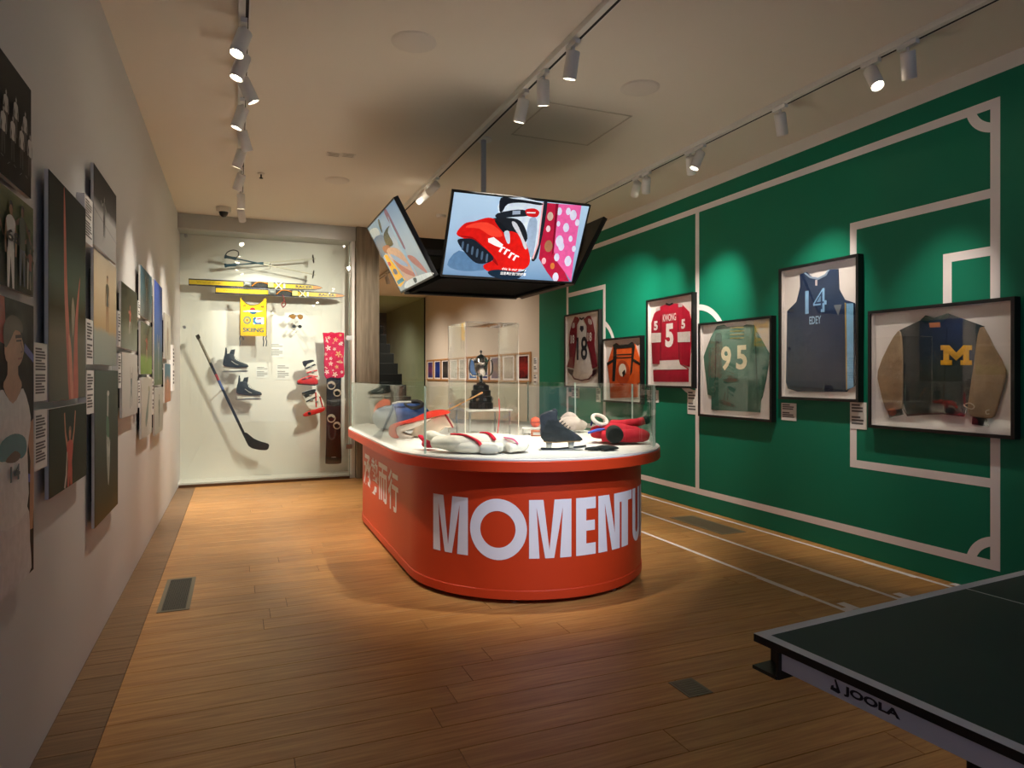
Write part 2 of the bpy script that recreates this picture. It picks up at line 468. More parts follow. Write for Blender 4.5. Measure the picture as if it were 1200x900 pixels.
def warc(cy, cz, r, a0, a1, n=28):
    V = []; Fc = []
    for k in range(n + 1):
        t = a0 + (a1 - a0) * k / n
        for rr in (r - LW, r): V.append((XR - 0.0018, cy + rr * math.cos(t), cz + rr * math.sin(t)))
    for k in range(n): Fc.append((2 * k, 2 * k + 1, 2 * k + 3, 2 * k + 2))
    MB().add(V, Fc).build('pitch_arc', M_LINE, wr)
warc(PYM, PM, 0.465, 0, 2 * math.pi, 56)
for cy, cz, a in ((PY0, PZ1, -math.pi / 2), (PY0, PZ0, 0), (PY1, PZ1, math.pi), (PY1, PZ0, math.pi / 2)):
    warc(cy, cz, 0.21, a, a + math.pi / 2, 14)
aa = math.acos(0.22 / 0.487)
warc(PY1 - 0.87, PM, 0.487, math.pi - aa, math.pi + aa); warc(PY0 + 0.87, PM, 0.487, -aa, aa)

# ---- running lanes taped on the floor
def tape(x0, x1, y0, y1, z=0.0012):
    MB().box(x0, x1, y0, y1, 0.0002, z).build('lane_tape', M_LINE, floor)
for x, ys in ((4.215, 2.1), (3.70, 2.1), (3.235, 2.1)):
    tape(x - 0.016, x + 0.016, ys, 8.6)
    tape(x - 0.030, x - 0.016, 3.15, 3.55)
    tape(x + 0.05, x + 0.11, 2.86, 2.97)
    tape(x + 0.016, x + 0.05, 2.55, 2.9)

# ---- concrete column and stairs behind it
def concrete():
    m = mat('board_marked_concrete', (128, 116, 98), 0.85, bump=0.25, scale=9, vary=0.28, stretch=(3.0, 3.0, 0.25))
    return m
cm = bx('column', 1.445, 1.745, YG - 0.06, YG + 0.26, 0, CEIL, concrete(), bevel=0.006); tag(cm, kind='structure')
M_STAIR = mat('stair_dark', (30, 34, 30), 0.7)
st = empty('staircase', (2.1, 8.5, 0), 0, 'dark grey staircase climbing behind the concrete column', 'stairs')
N = 14; rise, run = 0.172, 0.30; y0 = 8.5 - 8.5
for k in range(N):
    bx('stair_step', -0.30, 0.33, y0 + k * run, y0 + (k + 1) * run + 0.02, max(0, (k - 1) * rise), (k + 1) * rise, M_STAIR, st, 0.004)

# ---- glass screen across the passage far behind
gs = empty('glass_partition', (3.4, 16.3, 0), 0, 'tall tinted glass partition across the passage by the beige wall', 'partition')
M_TINT = glass_mat('tinted_glass', (0.74, 0.84, 0.74), 0.03)
bx('glass_pane', -0.95, 0.915, -0.006, 0.006, 0.02, 3.28, M_TINT, gs)
bx('edge_trim', 0.895, 0.915, -0.02, 0.02, 0.0, 3.28, M_BLACKM, gs)
bx('floor_channel', -0.95, 0.915, -0.02, 0.02, 0.0, 0.03, M_STEEL, gs)
bn = empty('wall_banner', (3.3, YFAR - 0.02, 2.0), 0, 'red triangular banner on the violet stairwell wall', 'banner')
MB().prism([(-0.35, 0.3), (0.75, 0.82), (1.0, 0.55), (-0.35, -0.3)], -0.01, 0.01).build('cloth', mat('banner_red', (190, 20, 36), 0.7), bn)

# ---- glazed wall case: glass front with steel fittings
gc = empty('glass_front', (0, YG, 0), 0, 'full height glass front of the wall case holding skis and skates', 'glass panel')
GX0, GX1 = XL + 0.03, 1.365
mb = MB().box(GX0, GX1, -0.006, 0.006, 0.03, 3.10, M_GLASS)
mb.box(GX1, GX1 + 0.003, -0.006, 0.006, 0.03, 3.10, mat('glass_edge_dark', (70, 120, 104), 0.2)).build('glass_pane', None, gc)
for x, z in ((GX0 + 0.06, 3.03), (GX1 - 0.08, 3.03), (GX0 + 0.045, 1.93)):
    MB().lathe([(0.0, -0.03), (0.018, -0.03), (0.018, 0.03), (0.0, 0.03)], 12).move(Matrix.Rotation(math.pi / 2, 4, 'X')).build('standoff', M_STEEL, gc, (x, -0.03, z))
for z in (1.84, 0.42):
    bx('hinge', GX1 - 0.05, GX1 + 0.03, -0.03, 0.03, z - 0.03, z + 0.03, M_STEEL, gc, 0.004)
bx('floor_channel', GX0 - 0.02, GX1, -0.02, 0.02, 0.0, 0.03, mat('bronze_channel', (92, 68, 46), 0.5, 0.6), gc)
bx('case_plinth', XL, XCASE, YG + 0.022, YB, 0.0, 0.05, M_WHITE, wb)

# ---- fittings on the ceiling and floor
def disc(name, u, v, r, z0, z1, m, label, cat, rim=True):
    x, y = onZ(u, v, CEIL)
    o = empty(name, (x, y, CEIL), 0, label, cat)
    MB().lathe([(0, -z1), (r * 0.86, -z1), (r, -z0), (r, 0.0), (0, 0.0)], 28).build('cover', m, o)
    if rim: MB().lathe([(r * 1.0, -0.004), (r * 1.06, -0.002), (r * 1.06, 0), (r * 1.0, 0)], 28).build('rim', m, o)
    return o
M_FIT = mat('fitting_white', (214, 206, 194), 0.6)
disc('ceiling_speaker', 750, 103, 0.125, 0.006, 0.014, M_FIT, 'round white ceiling speaker between the middle and right light tracks', 'speaker')
disc('ceiling_speaker', 395, 211, 0.115, 0.006, 0.014, M_FIT, 'round white ceiling speaker between the photo wall and the hanging screens', 'speaker')
disc('ceiling_speaker', 485, 49, 0.125, 0.006, 0.014, M_FIT, 'round white ceiling speaker in front of the hanging screens', 'speaker')
disc('smoke_detector', 517, 252, 0.06, 0.02, 0.035, M_FIT, 'small round smoke detector behind the hanging screens', 'detector')
x, y = onZ(306, 203, CEIL)
sp = empty('sprinkler_head', (x, y, CEIL), 0, 'small dark sprinkler head on the ceiling beside the left track', 'sprinkler')
MB().lathe([(0, -0.012), (0.03, -0.012), (0.034, 0), (0, 0)], 14).build('escutcheon', M_FIT, sp)
MB().lathe([(0, -0.05), (0.018, -0.05), (0.018, -0.045), (0.007, -0.04), (0.007, -0.012), (0, -0.012)], 10).build('nozzle', M_BLACKM, sp)
for k, (u, v) in enumerate(((391, 181), (408, 182))):
    x, y = onZ(u, v, CEIL)
    o = empty('ceiling_vent', (x, y, CEIL), 0, 'tiny pale square vent on the ceiling near the round speaker', 'vent', 'pair of tiny ceiling vents')
    MB().box(-0.06, 0.06, -0.05, 0.05, -0.004, 0).build('plate', M_FIT, o)
    for q in (-0.03, 0.0, 0.03): MB().box(-0.045, 0.045, q - 0.004, q + 0.004, -0.0055, -0.004).build('slat', mat('vent_shadow', (150, 140, 124), 0.8), o)
x, y = onZ(262, 243, CEIL)
dc = empty('dome_camera', (x, y, CEIL), 0, 'white dome security camera with black eye above the ski case', 'camera')
MB().lathe([(0, -0.055), (0.075, -0.055), (0.082, -0.03), (0.082, 0), (0, 0)], 24).build('housing', M_FIT, dc)
MB().lathe([(0, -0.115), (0.022, -0.11), (0.042, -0.09), (0.052, -0.055), (0, -0.055)], 20).build('dome', M_BLACK, dc)

# floor grilles and floor box
M_GRILLE = mat('grille_grey', (128, 122, 106), 0.5, 0.3)
M_SLOT = mat('grille_slat', (74, 74, 68), 0.5, 0.4)
def grille(x0, x1, y0, y1, label, frame, slat, n=14, along='y', cat='floor vent', name='floor_grille', pan=None):
    cx, cy = (x0 + x1) / 2, (y0 + y1) / 2; w, d = (x1 - x0) / 2, (y1 - y0) / 2
    o = empty(name, (cx, cy, 0), 0, label, cat); b = 0.022
    MB().box(-w, w, -d, -d + b, 0.0003, 0.004).box(-w, w, d - b, d, 0.0003, 0.004).box(-w, -w + b, -d + b, d - b, 0.0003, 0.004).box(w - b, w, -d + b, d - b, 0.0003, 0.004).build('frame', frame, o)
    MB().box(-w + b, w - b, -d + b, d - b, 0.0003, 0.0008).build('pan', pan or M_BLACKM, o)
    for k in range(n):
        if along == 'y':
            q = -w + b + (2 * w - 2 * b) * (k + 0.5) / n; e = (2 * w - 2 * b) / n * 0.33
            MB().box(q - e, q + e, -d + b, d - b, 0.0008, 0.003).build('slat', slat, o)
        else:
            q = -d + b + (2 * d - 2 * b) * (k + 0.5) / n; e = (2 * d - 2 * b) / n * 0.33
            MB().box(-w + b, w - b, q - e, q + e, 0.0008, 0.003).build('slat', slat, o)
a = onZ(183, 719); b = onZ(233, 676); c = onZ(222, 715)
grille(a[0], c[0], a[1], b[1], 'grey slatted metal floor grille beside the photo wall', M_GRILLE, M_SLOT, 14)
a = onZ(795, 609); b = onZ(853, 626)
grille(3.80, 4.06, b[1], a[1] + 0.1, 'grey floor grille between the taped running lanes', mat('grille_pale', (150, 138, 112), 0.5, 0.2), mat('grille_pale_slat', (140, 128, 104), 0.5, 0.2), 10, pan=mat('grille_pan', (96, 86, 68), 0.7))
x, y = onZ(809, 806)
fbx = empty('floor_box', (x, y, 0), 0.0, 'small grey metal floor box lid near the table tennis table', 'floor box')
bx('frame', -0.062, 0.062, -0.075, 0.075, 0.0003, 0.003, mat('floorbox_frame', (128, 122, 106), 0.45, 0.4), fbx, 0.001)
bx('lid', -0.05, 0.05, -0.063, 0.063, 0.003, 0.0045, mat('floorbox_lid', (112, 108, 96), 0.4, 0.5), fbx, 0.001)
for k in range(6): bx('rib', -0.04, 0.04, -0.05 + k * 0.019, -0.044 + k * 0.019, 0.0045, 0.0055, M_GRILLE, fbx)

# ================================================================== LIGHTING TRACKS AND SPOTLIGHTS
M_TRACK = mat('track_white', (222, 220, 214), 0.45)
M_CAN = mat('spot_white', (226, 224, 220), 0.4)
TX = {'left': 0.035, 'middle': 1.79, 'right': 3.575, 'passage': 2.6}
TL = {'left': 'white lighting track on the ceiling along the photo wall', 'middle': 'white lighting track on the ceiling above the orange counter', 'right': 'white lighting track on the ceiling along the green wall', 'passage': 'white lighting track added on the ceiling of the passage behind the column'}  # the passage track is an addition that carries lamps for the far wall
for k, x in TX.items():
    o = empty('lighting_track', (x, 0, CEIL), 0, TL[k], 'track')
    y0, yE = {'left': (YFRONT + 0.4, 7.6), 'middle': (YFRONT + 0.4, 8.3), 'right': (YFRONT + 0.4, 8.8), 'passage': (9.8, 18.4)}[k]
    bx('rail', -0.030, 0.030, y0, yE, -0.036, 0, M_TRACK, o, 0.002)
    bx('slot', 0.006, 0.022, y0, yE - 0.01, -0.0370, -0.036, M_BLACKM, o)
    bx('end_cap', -0.032, 0.032, yE, yE + 0.02, -0.038, 0, M_TRACK, o)
_can = MB().lathe([(0, 0.0), (0.036, 0.0), (0.040, -0.006), (0.040, -0.15), (0.037, -0.152), (0.034, -0.150), (0.034, -0.135), (0, -0.135)], 24).mesh('can', M_CAN)
_lens = MB().lathe([(0, -0.1365), (0.033, -0.1365)], 20).mesh('lens', mat('lens_lit', (255, 240, 214), 0.3, emit=14.0))
_ad = MB().box(-0.016, 0.016, -0.06, 0.06, -0.062, -0.0365).mesh('adapter', M_CAN)
_st = MB().lathe([(0, -0.062), (0.010, -0.062), (0.010, -0.10), (0, -0.10)], 10).mesh('stem', M_CAN)
def link(name, me, parent):
    o = bpy.data.objects.new(name, me); col.objects.link(o); o.parent = parent; return o
def spot(track, y, target, power, angle=38, blend=0.7, warm=(1.0, 0.90, 0.77), label=None, group=None):
    x = TX[track]
    o = empty('spotlight', (x, y, CEIL), 0, label, 'spotlight', group)
    link('adapter', _ad, o); link('stem', _st, o)
    c = link('can', _can, o); c.location = (0, 0, -0.115)
    d = (Vector(target) - Vector((x, y, CEIL - 0.115))).normalized()
    c.rotation_euler = d.to_track_quat('-Z', 'Y').to_euler()
    c.location = Vector((0, 0, -0.10)) - d * 0.015
    link('lens', _lens, c)
    ld = bpy.data.lights.new('spot_beam', 'SPOT'); ld.energy = power; ld.spot_size = math.radians(angle); ld.spot_blend = blend
    ld.color = warm; ld.shadow_soft_size = 0.03
    lo = bpy.data.objects.new('spot_beam', ld); col.objects.link(lo); lo.parent = c; lo.location = (0, 0, -0.155)
    return o
GL = ('white cylinder spotlight on the ceiling track along the photo wall', 'spotlights on the left track')
GM = ('white cylinder spotlight on the middle ceiling track above the counter', 'spotlights on the middle track')
GR = ('white cylinder spotlight on the ceiling track along the green wall', 'spotlights on the right track')
def trackY(u, v, x, z=3.12):
    # distance along the track from the pixel height of the lamp
    d = ray(u, v); t = (z - H) / d[2]
    return d[1] * t
PW = 100.0
for (u, v), tg, p, an in (((283, 57), (XL, 3.4, 0.9), 0.16, 52), ((286, 84), (XL, 4.1, 1.0), 0.28, 52), ((287, 110), (1.3, 4.8, 0.7), 0.75, 56), ((282, 142), (XL, 5.2, 1.0), 0.6, 52), ((283, 168), (1.0, 6.4, 0.2), 1.5, 62),
                 ((282, 189), (XL, 6.5, 1.0), 0.75, 52), ((281, 216), (XL, 7.8, 1.0), 0.8, 52), ((281, 238), (0.1, 8.0, 0.0), 1.5, 60), ((281, 255), (0.3, YB, 2.0), 0.6, 60)):
    spot('left', trackY(u, v, 0), tg, PW * p, an, 1.0, label=GL[0], group=GL[1])
for (u, v), tg, p, an in (((668, 79), (1.7, 4.1, 0.87), 0.78, 54), ((632, 111), (2.1, 4.5, 0.87), 0.78, 54), ((608, 132), (1.5, 4.9, 0.87), 0.85, 54), ((506, 226), (0.75, YB, 1.9), 1.2, 54), ((494, 236), (0.15, YB, 1.5), 1.1, 54)):
    spot('middle', trackY(u, v, 0), tg, PW * p, an, 0.8, label=GM[0], group=GM[1])
for (u, v), tg, p, an in (((1053, 77), (XR, 3.15, 1.3), 0.42, 44), ((1009, 97), (3.0, 1.2, 0.0), 0.25, 44), ((906, 147), (XR, 4.15, 1.5), 0.6, 55), ((812, 190), (2.6, 5.0, 0.6), 1.1, 60), ((798, 195), (XR, 5.5, 1.5), 0.95, 55),
                 ((749, 219), (XR, 6.7, 1.5), 0.95, 55), ((737, 224), (XR, 7.7, 1.5), 1.1, 55)):
    spot('right', trackY(u, v, 0), tg, PW * p, an, 1.0, label=GR[0], group=GR[1])
for y, tg, p in ((10.4, (3.7, 10.8, 0.6), 0.55), (12.6, (3.4, 12.8, 0.0), 1.0), (14.8, (3.4, 15.0, 0.0), 1.0), (17.6, (3.4, 18.4, 0.0), 0.45)):  # passage lamps added to brighten the far wall and stairs
    spot('passage', y, tg, PW * p, 140, 1.0, label='white cylinder spotlight added on the passage track behind the column', group='added spotlights in the passage')
for y in (0.2, 1.1):  # unseen cool lamps added to light the counter front
    spot('middle', y, (1.75, 3.6, 0.62), PW * 1.15, 24, 1.0, (0.80, 0.86, 1.0), label='white cylinder spotlight added on the middle track over the room entrance, aimed at the counter front', group='added spotlights over the entrance')

# ================================================================== ORANGE DISPLAY COUNTER
KX, KY0, KY1 = 1.88, 4.40, 6.15
KC = (KY0 + KY1) / 2; HS = (KY1 - KY0) / 2
RB, RT = 0.82, 0.95
DECK = 0.872
def stad(R, n=28, hs=HS):
    """stadium outline about the counter's centre, anticlockwise from the right end of the front curve"""
    o = []
    for k in range(n + 1):
        t = -math.pi + math.pi * k / n
        o.append((R * math.cos(t), -hs + R * math.sin(t)))
    for k in range(n + 1):
        t = math.pi * k / n
        o.append((R * math.cos(t), hs + R * math.sin(t)))
    return o
def stad_solid(mb, R, z0, z1, m=None, n=28, r=0.0):
    lv = [(R, z0), (R, z1)] if not r else [(R - r, z0), (R, z0 + r), (R, z1 - r), (R - r, z1)]
    return mb.rings([[(x, y, z) for x, y in stad(rr, n)] for rr, z in lv], m)
M_ORANGE = mat('orange_laminate', (206, 62, 26), 0.42, spec=0.4)
M_DECK = mat('deck_white', (224, 221, 216), 0.5)
ct = empty('display_counter', (KX, KC, 0), 0, 'long orange round-ended display counter with MOMENTUM lettering and low glass walls', 'counter')
stad_solid(MB(), RB, 0.085, 0.80).build('body', M_ORANGE, ct)
stad_solid(MB(), RB + 0.006, 0.028, 0.085, r=0.004).build('plinth', M_ORANGE, ct)
stad_solid(MB(), RT, 0.795, DECK - 0.012, r=0.004).build('top_band', M_ORANGE, ct)
stad_solid(MB(), RT - 0.004, DECK - 0.012, DECK, r=0.002).build('deck', M_DECK, ct)
for (x, y) in ((-0.72, -1.0), (-0.72, 0.3), (-0.35, -1.55), (0.32, -1.57), (0.7, -0.9), (0.7, 0.6), (-0.5, 1.3), (0.5, 1.3)):
    MB().lathe([(0, 0), (0.022, 0), (0.022, 0.006), (0.008, 0.010), (0.008, 0.03), (0, 0.03)], 12).build('foot', M_STEEL, ct, (x, y, 0))

def bisected(V, Fc, step):
    bm = bmesh.new(); vs = [bm.verts.new((x, 0, z)) for x, z in V]
    for f in Fc:
        try: bm.faces.new([vs[i] for i in f])
        except ValueError: pass
    bm.normal_update()
    xs = [v[0] for v in V]; x = min(xs) + step
    bmesh.ops.triangulate(bm, faces=bm.faces[:])
    while x < max(xs):
        bmesh.ops.bisect_plane(bm, geom=bm.verts[:] + bm.edges[:] + bm.faces[:], plane_co=(x, 0, 0), plane_no=(1, 0, 0)); x += step
    bm.verts.ensure_lookup_table(); bm.verts.index_update()
    r = [(v.co.x, v.co.z) for v in bm.verts], [tuple(v.index for v in f.verts) for f in bm.faces]
    bm.free(); return r
def phi(u):
    d = ray(u, CY); cx, cy = KX, KY0
    a = d[0] ** 2 + d[1] ** 2; b = -2 * (d[0] * cx + d[1] * cy); c = cx * cx + cy * cy - RB * RB
    q = b * b - 4 * a * c
    t = (-b - math.sqrt(max(q, 0))) / (2 * a)
    x, y = d[0] * t - cx, d[1] * t - cy
    return math.atan2(x, -y), t
M_LET = mat('lettering_white', (238, 232, 236), 0.5)
p0, t0 = phi(508); ZT = H - (578 - CY) * t0 / F; ZB = H - (643 - CY) * t0 / F
LH = ZT - ZB
Mp = [(0, 0), (0, 1), (.33, 1), (.47, .14), (.59, 1), (1, 1), (1, 0), (.72, 0), (.79, .87), (.58, 0), (.37, 0), (.17, .87), (.24, 0)]
Ep = [(0, 0), (0, 1), (1, 1), (1, .8), (.5, .8), (.5, .6), (.95, .6), (.95, .42), (.5, .42), (.5, .2), (1, .2), (1, 0)]
Np = [(0, 0), (0, 1), (.47, 1), (.74, .3), (.70, 1), (1, 1), (1, 0), (.6, 0), (.27, .86), (.38, 0)]
Tp = [(.29, 0), (.29, .83), (0, .83), (0, 1), (1, 1), (1, .83), (.71, .83), (.71, 0)]
def arcs(cx, cz, rx, rz, a0, a1, n=14): return [(cx + rx * math.cos(a0 + (a1 - a0) * k / n), cz + rz * math.sin(a0 + (a1 - a0) * k / n)) for k in range(n + 1)]
Up = [(0, 1), (0, .25)] + arcs(.5, .25, .5, .26, math.pi, 2 * math.pi)[1:-1] + [(1, .25), (1, 1), (.66, 1), (.66, .26)] + arcs(.5, .26, .16, .1, 2 * math.pi, math.pi)[1:-1] + [(.34, .26), (.34, 1)]
def s_of(u): return phi(u)[0] * RB
sM0, sM1, sO0, sO1 = s_of(508), s_of(548.5), s_of(551), s_of(617.5)
sm0, sm1, sE0, sE1, sN0, sN1 = s_of(620), s_of(669.5), s_of(675), s_of(698), s_of(701), s_of(726)
lets = [('letter_m', Mp, sM0, sM1), ('letter_m', Mp, sm0, sm1), ('letter_e', Ep, sE0, sE1), ('letter_n', Np, sN0, sN1)]
wT = 0.19; lets += [('letter_t', Tp, sN1 - 0.035, sN1 - 0.035 + wT), ('letter_u', Up, sN1 - 0.035 + wT + 0.012, sN1 - 0.035 + wT + 0.17), ('letter_m', Mp, sN1 + wT + 0.16, sN1 + wT + 0.36)]
def wrap(V, lift=0.0016):
    o = []
    for s, z in V:
        a = s / RB; r = RB + lift
        o.append((r * math.sin(a), -HS - r * math.cos(a), z))
    return o
for nm, pl, a, b in lets:
    V, Fc = bisected([(a + (b - a) * x, ZB + LH * z) for x, z in pl], [tuple(range(len(pl)))], 0.03)
    MB().add(wrap(V), Fc).build(nm, M_LET, ct)
# the big round O
V = []; Fc = []; n = 48; oc = (sO0 + sO1) / 2; ow = (sO1 - sO0) / 2
for k in range(n):
    t = 2 * math.pi * k / n
    V.append((oc + ow * math.cos(t), (ZT + ZB) / 2 - 0.004 + LH * 0.525 * math.sin(t))); V.append((oc + ow * 0.615 * math.cos(t), (ZT + ZB) / 2 - 0.004 + LH * 0.315 * math.sin(t)))
for k in range(n):
    j = (k + 1) % n; Fc.append((2 * k, 2 * k + 1, 2 * j + 1, 2 * j))
MB().add(wrap(V), Fc).build('letter_o', M_LET, ct)
# the four characters on the long side
for ch, u0, u1 in (('\u627f', 426.6, 434.9), ('\u52e2', 435.2, 443.5), ('\u800c', 443.8, 454.0), ('\u884c', 455.0, 466.8)):
    ya, z1 = onX(u0, 539 + (u0 - 427) * 0.62, KX - RB); yb, z0 = onX(u1, 583 + (u1 - 427) * 0.80, KX - RB)
    Vt, Ft = text2d(ch, abs(ya - yb), 0.30, 0.012 if ch == '\u52e2' else 0.022, 0, 0)
    cz = 0.505
    MB().add([(-RB - 0.0016, (ya + yb) / 2 - KC - x, cz + z) for x, z in Vt], Ft).build('lettering', M_LET, ct)

# low glass walls standing on the deck, in panels
RG = RT - 0.035; GT = 1.285; TH = 0.012
def gpoint(s, R):
    """point at arc parameter s (metres on the RG line, starting at the front tip, + towards the green wall)"""
    q = RG * math.pi / 2; L = 2 * HS
    tot = 4 * q + 2 * L; s = s % tot
    if s <= q: a = s / RG; return (R * math.sin(a), -HS - R * math.cos(a))
    s -= q
    if s <= L: return (R, -HS + s)
    s -= L
    if s <= 2 * q: a = s / RG; return (R * math.cos(a), HS + R * math.sin(a))
    s -= 2 * q
    if s <= L: return (-R, HS - s)
    s -= L; a = s / RG
    return (-R * math.cos(a), -HS - R * math.sin(a))
tot = 2 * math.pi * RG + 4 * HS
cuts = [-1.02, 0.78, 1.46, 2.4, 3.4, 4.6, 5.9, tot - 1.02]
for a, b in zip(cuts[:-1], cuts[1:]):
    n = max(8, int((b - a) / 0.05)); mb = MB(); V = []; Fi = []; Fo = []
    for k in range(n + 1):
        s = a + 0.003 + (b - a - 0.006) * k / n
        for R in (RG - TH / 2, RG + TH / 2):
            x, y = gpoint(s, R); V += [(x, y, DECK), (x, y, GT)]
    for k in range(n):
        i, j = 4 * k, 4 * (k + 1)
        Fi += [(i, j, j + 1, i + 1), (i + 2, i + 3, j + 3, j + 2)]; Fo += [(i + 1, j + 1, j + 3, i + 3)]
    Fo += [(0, 1, 3, 2), (4 * n, 4 * n + 2, 4 * n + 3, 4 * n + 1)]
    mb.add(V, Fi, M_GLASS, True); mb.add(V, Fo, M_EDGE)
    mb.build('glass_panel', None, ct)

# ---- tall clear case on the counter's middle, with a shelf inside
BXC, BYC, BH = 1.868, 5.22, 0.225
M_ACR = glass_mat('clear_acrylic', (0.985, 0.985, 0.98), 0.06)
tc_ = empty('clear_case', (BXC, BYC, DECK), 0, 'tall clear square case standing in the middle of the counter', 'display case')
BT = 0.895; e = 0.006
def pane(x0, x1, y0, y1, z0, z1):
    bx('pane', x0, x1, y0, y1, z0, z1, M_ACR, tc_)
pane(-BH, BH, -BH, -BH + e, 0.001, BT); pane(-BH, BH, BH - e, BH, 0.001, BT)
pane(-BH, -BH + e, -BH + e, BH - e, 0.001, BT); pane(BH - e, BH, -BH + e, BH - e, 0.001, BT)
pane(-BH + e, BH - e, -BH + e, BH - e, BT - e, BT)
for sx in (-1, 1):
    for sy in (-1, 1):
        MB().box(sx * BH - 0.002, sx * BH + 0.002, sy * BH - 0.002, sy * BH + 0.002, 0.001, BT + 0.001).build('corner_edge', mat('acrylic_edge', (240, 234, 220), 0.3), tc_)
for s_ in (-1, 1):
    MB().box(-BH, BH, s_ * BH - 0.003, s_ * BH + 0.003, BT - 0.003, BT + 0.003).box(s_ * BH - 0.003, s_ * BH + 0.003, -BH, BH, BT - 0.003, BT + 0.003).build('top_edge', mat('acrylic_edge', (240, 234, 220), 0.3), tc_)
SHZ = 0.205
sh = empty('trophy_stand', (BXC, BYC, DECK), 0, 'white shelf on slim legs inside the tall clear case', 'stand')
bx('shelf', -0.19, 0.19, -0.19, 0.19, SHZ - 0.012, SHZ, M_DECK, sh, 0.002)
for sx in (-1, 1):
    for sy in (-1, 1): bx('leg', sx * 0.17 - 0.006, sx * 0.17 + 0.006, sy * 0.17 - 0.006, sy * 0.17 + 0.006, 0.0, SHZ - 0.012, M_STEEL, sh)
tp = empty('trophy', (BXC - 0.015, BYC, DECK + SHZ), 0, 'lidded silver trophy cup with two handles on a stepped dark base', 'trophy')
M_SIL = mat('tarnished_silver', (178, 174, 168), 0.18, 1.0)
M_WOODD = mat('trophy_base', (34, 26, 24), 0.3)
MB().lathe([(0, 0), (0.10, 0), (0.10, 0.05), (0.092, 0.055), (0.092, 0.10), (0.08, 0.105), (0.08, 0.15), (0.066, 0.155), (0.066, 0.19), (0.05, 0.2), (0, 0.2)], 32).build('base', M_WOODD, tp)
for k in range(10):
    a = 2 * math.pi * k / 10
    MB().box(-0.014, 0.014, -0.002, 0.002, -0.012, 0.012).build('name_plate', M_SIL, tp, (0.095 * math.sin(a), -0.095 * math.cos(a), 0.078), (0, 0, a))
MB().lathe([(0, 0.2), (0.035, 0.2), (0.038, 0.208), (0.016, 0.222), (0.011, 0.25), (0.02, 0.262), (0.036, 0.28), (0.05, 0.31), (0.055, 0.34), (0.056, 0.372), (0.059, 0.378), (0.054, 0.384), (0, 0.384)], 32).build('cup', M_SIL, tp)
MB().lathe([(0, 0.384), (0.055, 0.384), (0.052, 0.392), (0.046, 0.41), (0.034, 0.43), (0.016, 0.442), (0.006, 0.446), (0.005, 0.456), (0.011, 0.466), (0.009, 0.476), (0, 0.482)], 32).build('lid', M_SIL, tp)
for s_ in (-1, 1):
    pts = smooth([(s_ * 0.03, 0, 0.275), (s_ * 0.075, 0, 0.272), (s_ * 0.098, 0, 0.31), (s_ * 0.098, 0, 0.37), (s_ * 0.085, 0, 0.405), (s_ * 0.062, 0, 0.395), (s_ * 0.055, 0, 0.365)], 4, False)
    MB().tube(pts, 0.006, 8).build('handle', M_SIL, tp)

# ================================================================== HANGING TELEVISIONS
TVC = (1.88, 5.235); TVZ = 2.06; TVW, TVH = 1.06, 0.62; TILT = math.radians(28.5); OFF = 0.565
M_DULL = mat('black_dull', (8, 8, 8), 0.9, spec=0.1)
cmn = empty('ceiling_mount', (TVC[0], TVC[1], CEIL), 0, 'white ceiling pole with black frame carrying four hanging televisions', 'mount')
MB().lathe([(0, -0.012), (0.07, -0.012), (0.07, 0), (0, 0)], 24).build('flange', M_CAN, cmn)
MB().lathe([(0.0, -0.95), (0.022, -0.95), (0.022, -0.012), (0, -0.012)], 16).build('pole', mat('pole_grey', (176, 178, 186), 0.4), cmn)
zf = TVZ + 0.27 - CEIL
for k in range(4):
    a = k * math.pi / 2
    MB().box(-0.025, 0.025, 0.0, 0.60, -0.02, 0.02).build('arm', M_BLACK, cmn, (0, 0, zf), (0, 0, a))
zl = 2.02 - CEIL
MB().box(-0.50, 0.50, -0.50, 0.50, 0, 0.012).build('bottom_plate', M_DULL, cmn, (0, 0, zl + 0.06))
for k in range(4):
    MB().box(-0.5, 0.5, 0.46, 0.5, -0.02, 0.06).build('bottom_rail', M_DULL, cmn, (0, 0, zl + 0.06), (0, 0, k * math.pi / 2))
def tv(rz, label, stops, axis='Z', emit=0.9):
    d = Vector((math.sin(rz), -math.cos(rz), 0)) * OFF
    o = empty('television', (TVC[0] + d.x, TVC[1] + d.y, TVZ), 0, label, 'television')
    o.rotation_euler = (TILT, 0, rz)
    b = 0.012; w, h = TVW / 2, TVH
    bx('housing', -w, w, 0.006, 0.035, 0, h, M_BLACK, o, 0.004)
    bx('back_cover', -w * 0.62, w * 0.62, 0.035, 0.075, 0.08, h * 0.75, M_BLACK, o, 0.01)
    MB().box(-w, w, -0.002, 0.006, 0, b * 1.4).box(-w, w, -0.002, 0.006, h - b, h).box(-w, -w + b, -0.002, 0.006, b, h - b).box(w - b, w, -0.002, 0.006, b, h - b).build('bezel', M_BLACK, o)
    s = bx('screen', -w + b, w - b, 0.0, 0.006, b * 1.4, h - b, gradient_mat('screen_image', stops, axis, 0.15, emit), o)
    return o
def homog(TL, TR, BR, BL):
    import numpy as np
    A = []; B = []
    for (x, y), (s, t) in zip((TL, TR, BR, BL), ((0, 1), (1, 1), (1, 0), (0, 0))):
        A += [[x, y, 1, 0, 0, 0, -s * x, -s * y], [0, 0, 0, x, y, 1, -t * x, -t * y]]; B += [s, t]
    h = np.linalg.solve(np.array(A, float), np.array(B, float))
    def f(p):
        x, y = p; w = h[6] * x + h[7] * y + 1
        return ((h[0] * x + h[1] * y + h[2]) / w, (h[3] * x + h[4] * y + h[5]) / w)
    return f
EM = 0.78 / 2 ** scene.view_settings.exposure
front = tv(0.0, 'hanging television showing a red ski boot', [(0.0, (104, 140, 178)), (0.35, (150, 182, 212)), (1.0, (176, 206, 232))], 'Z', EM)
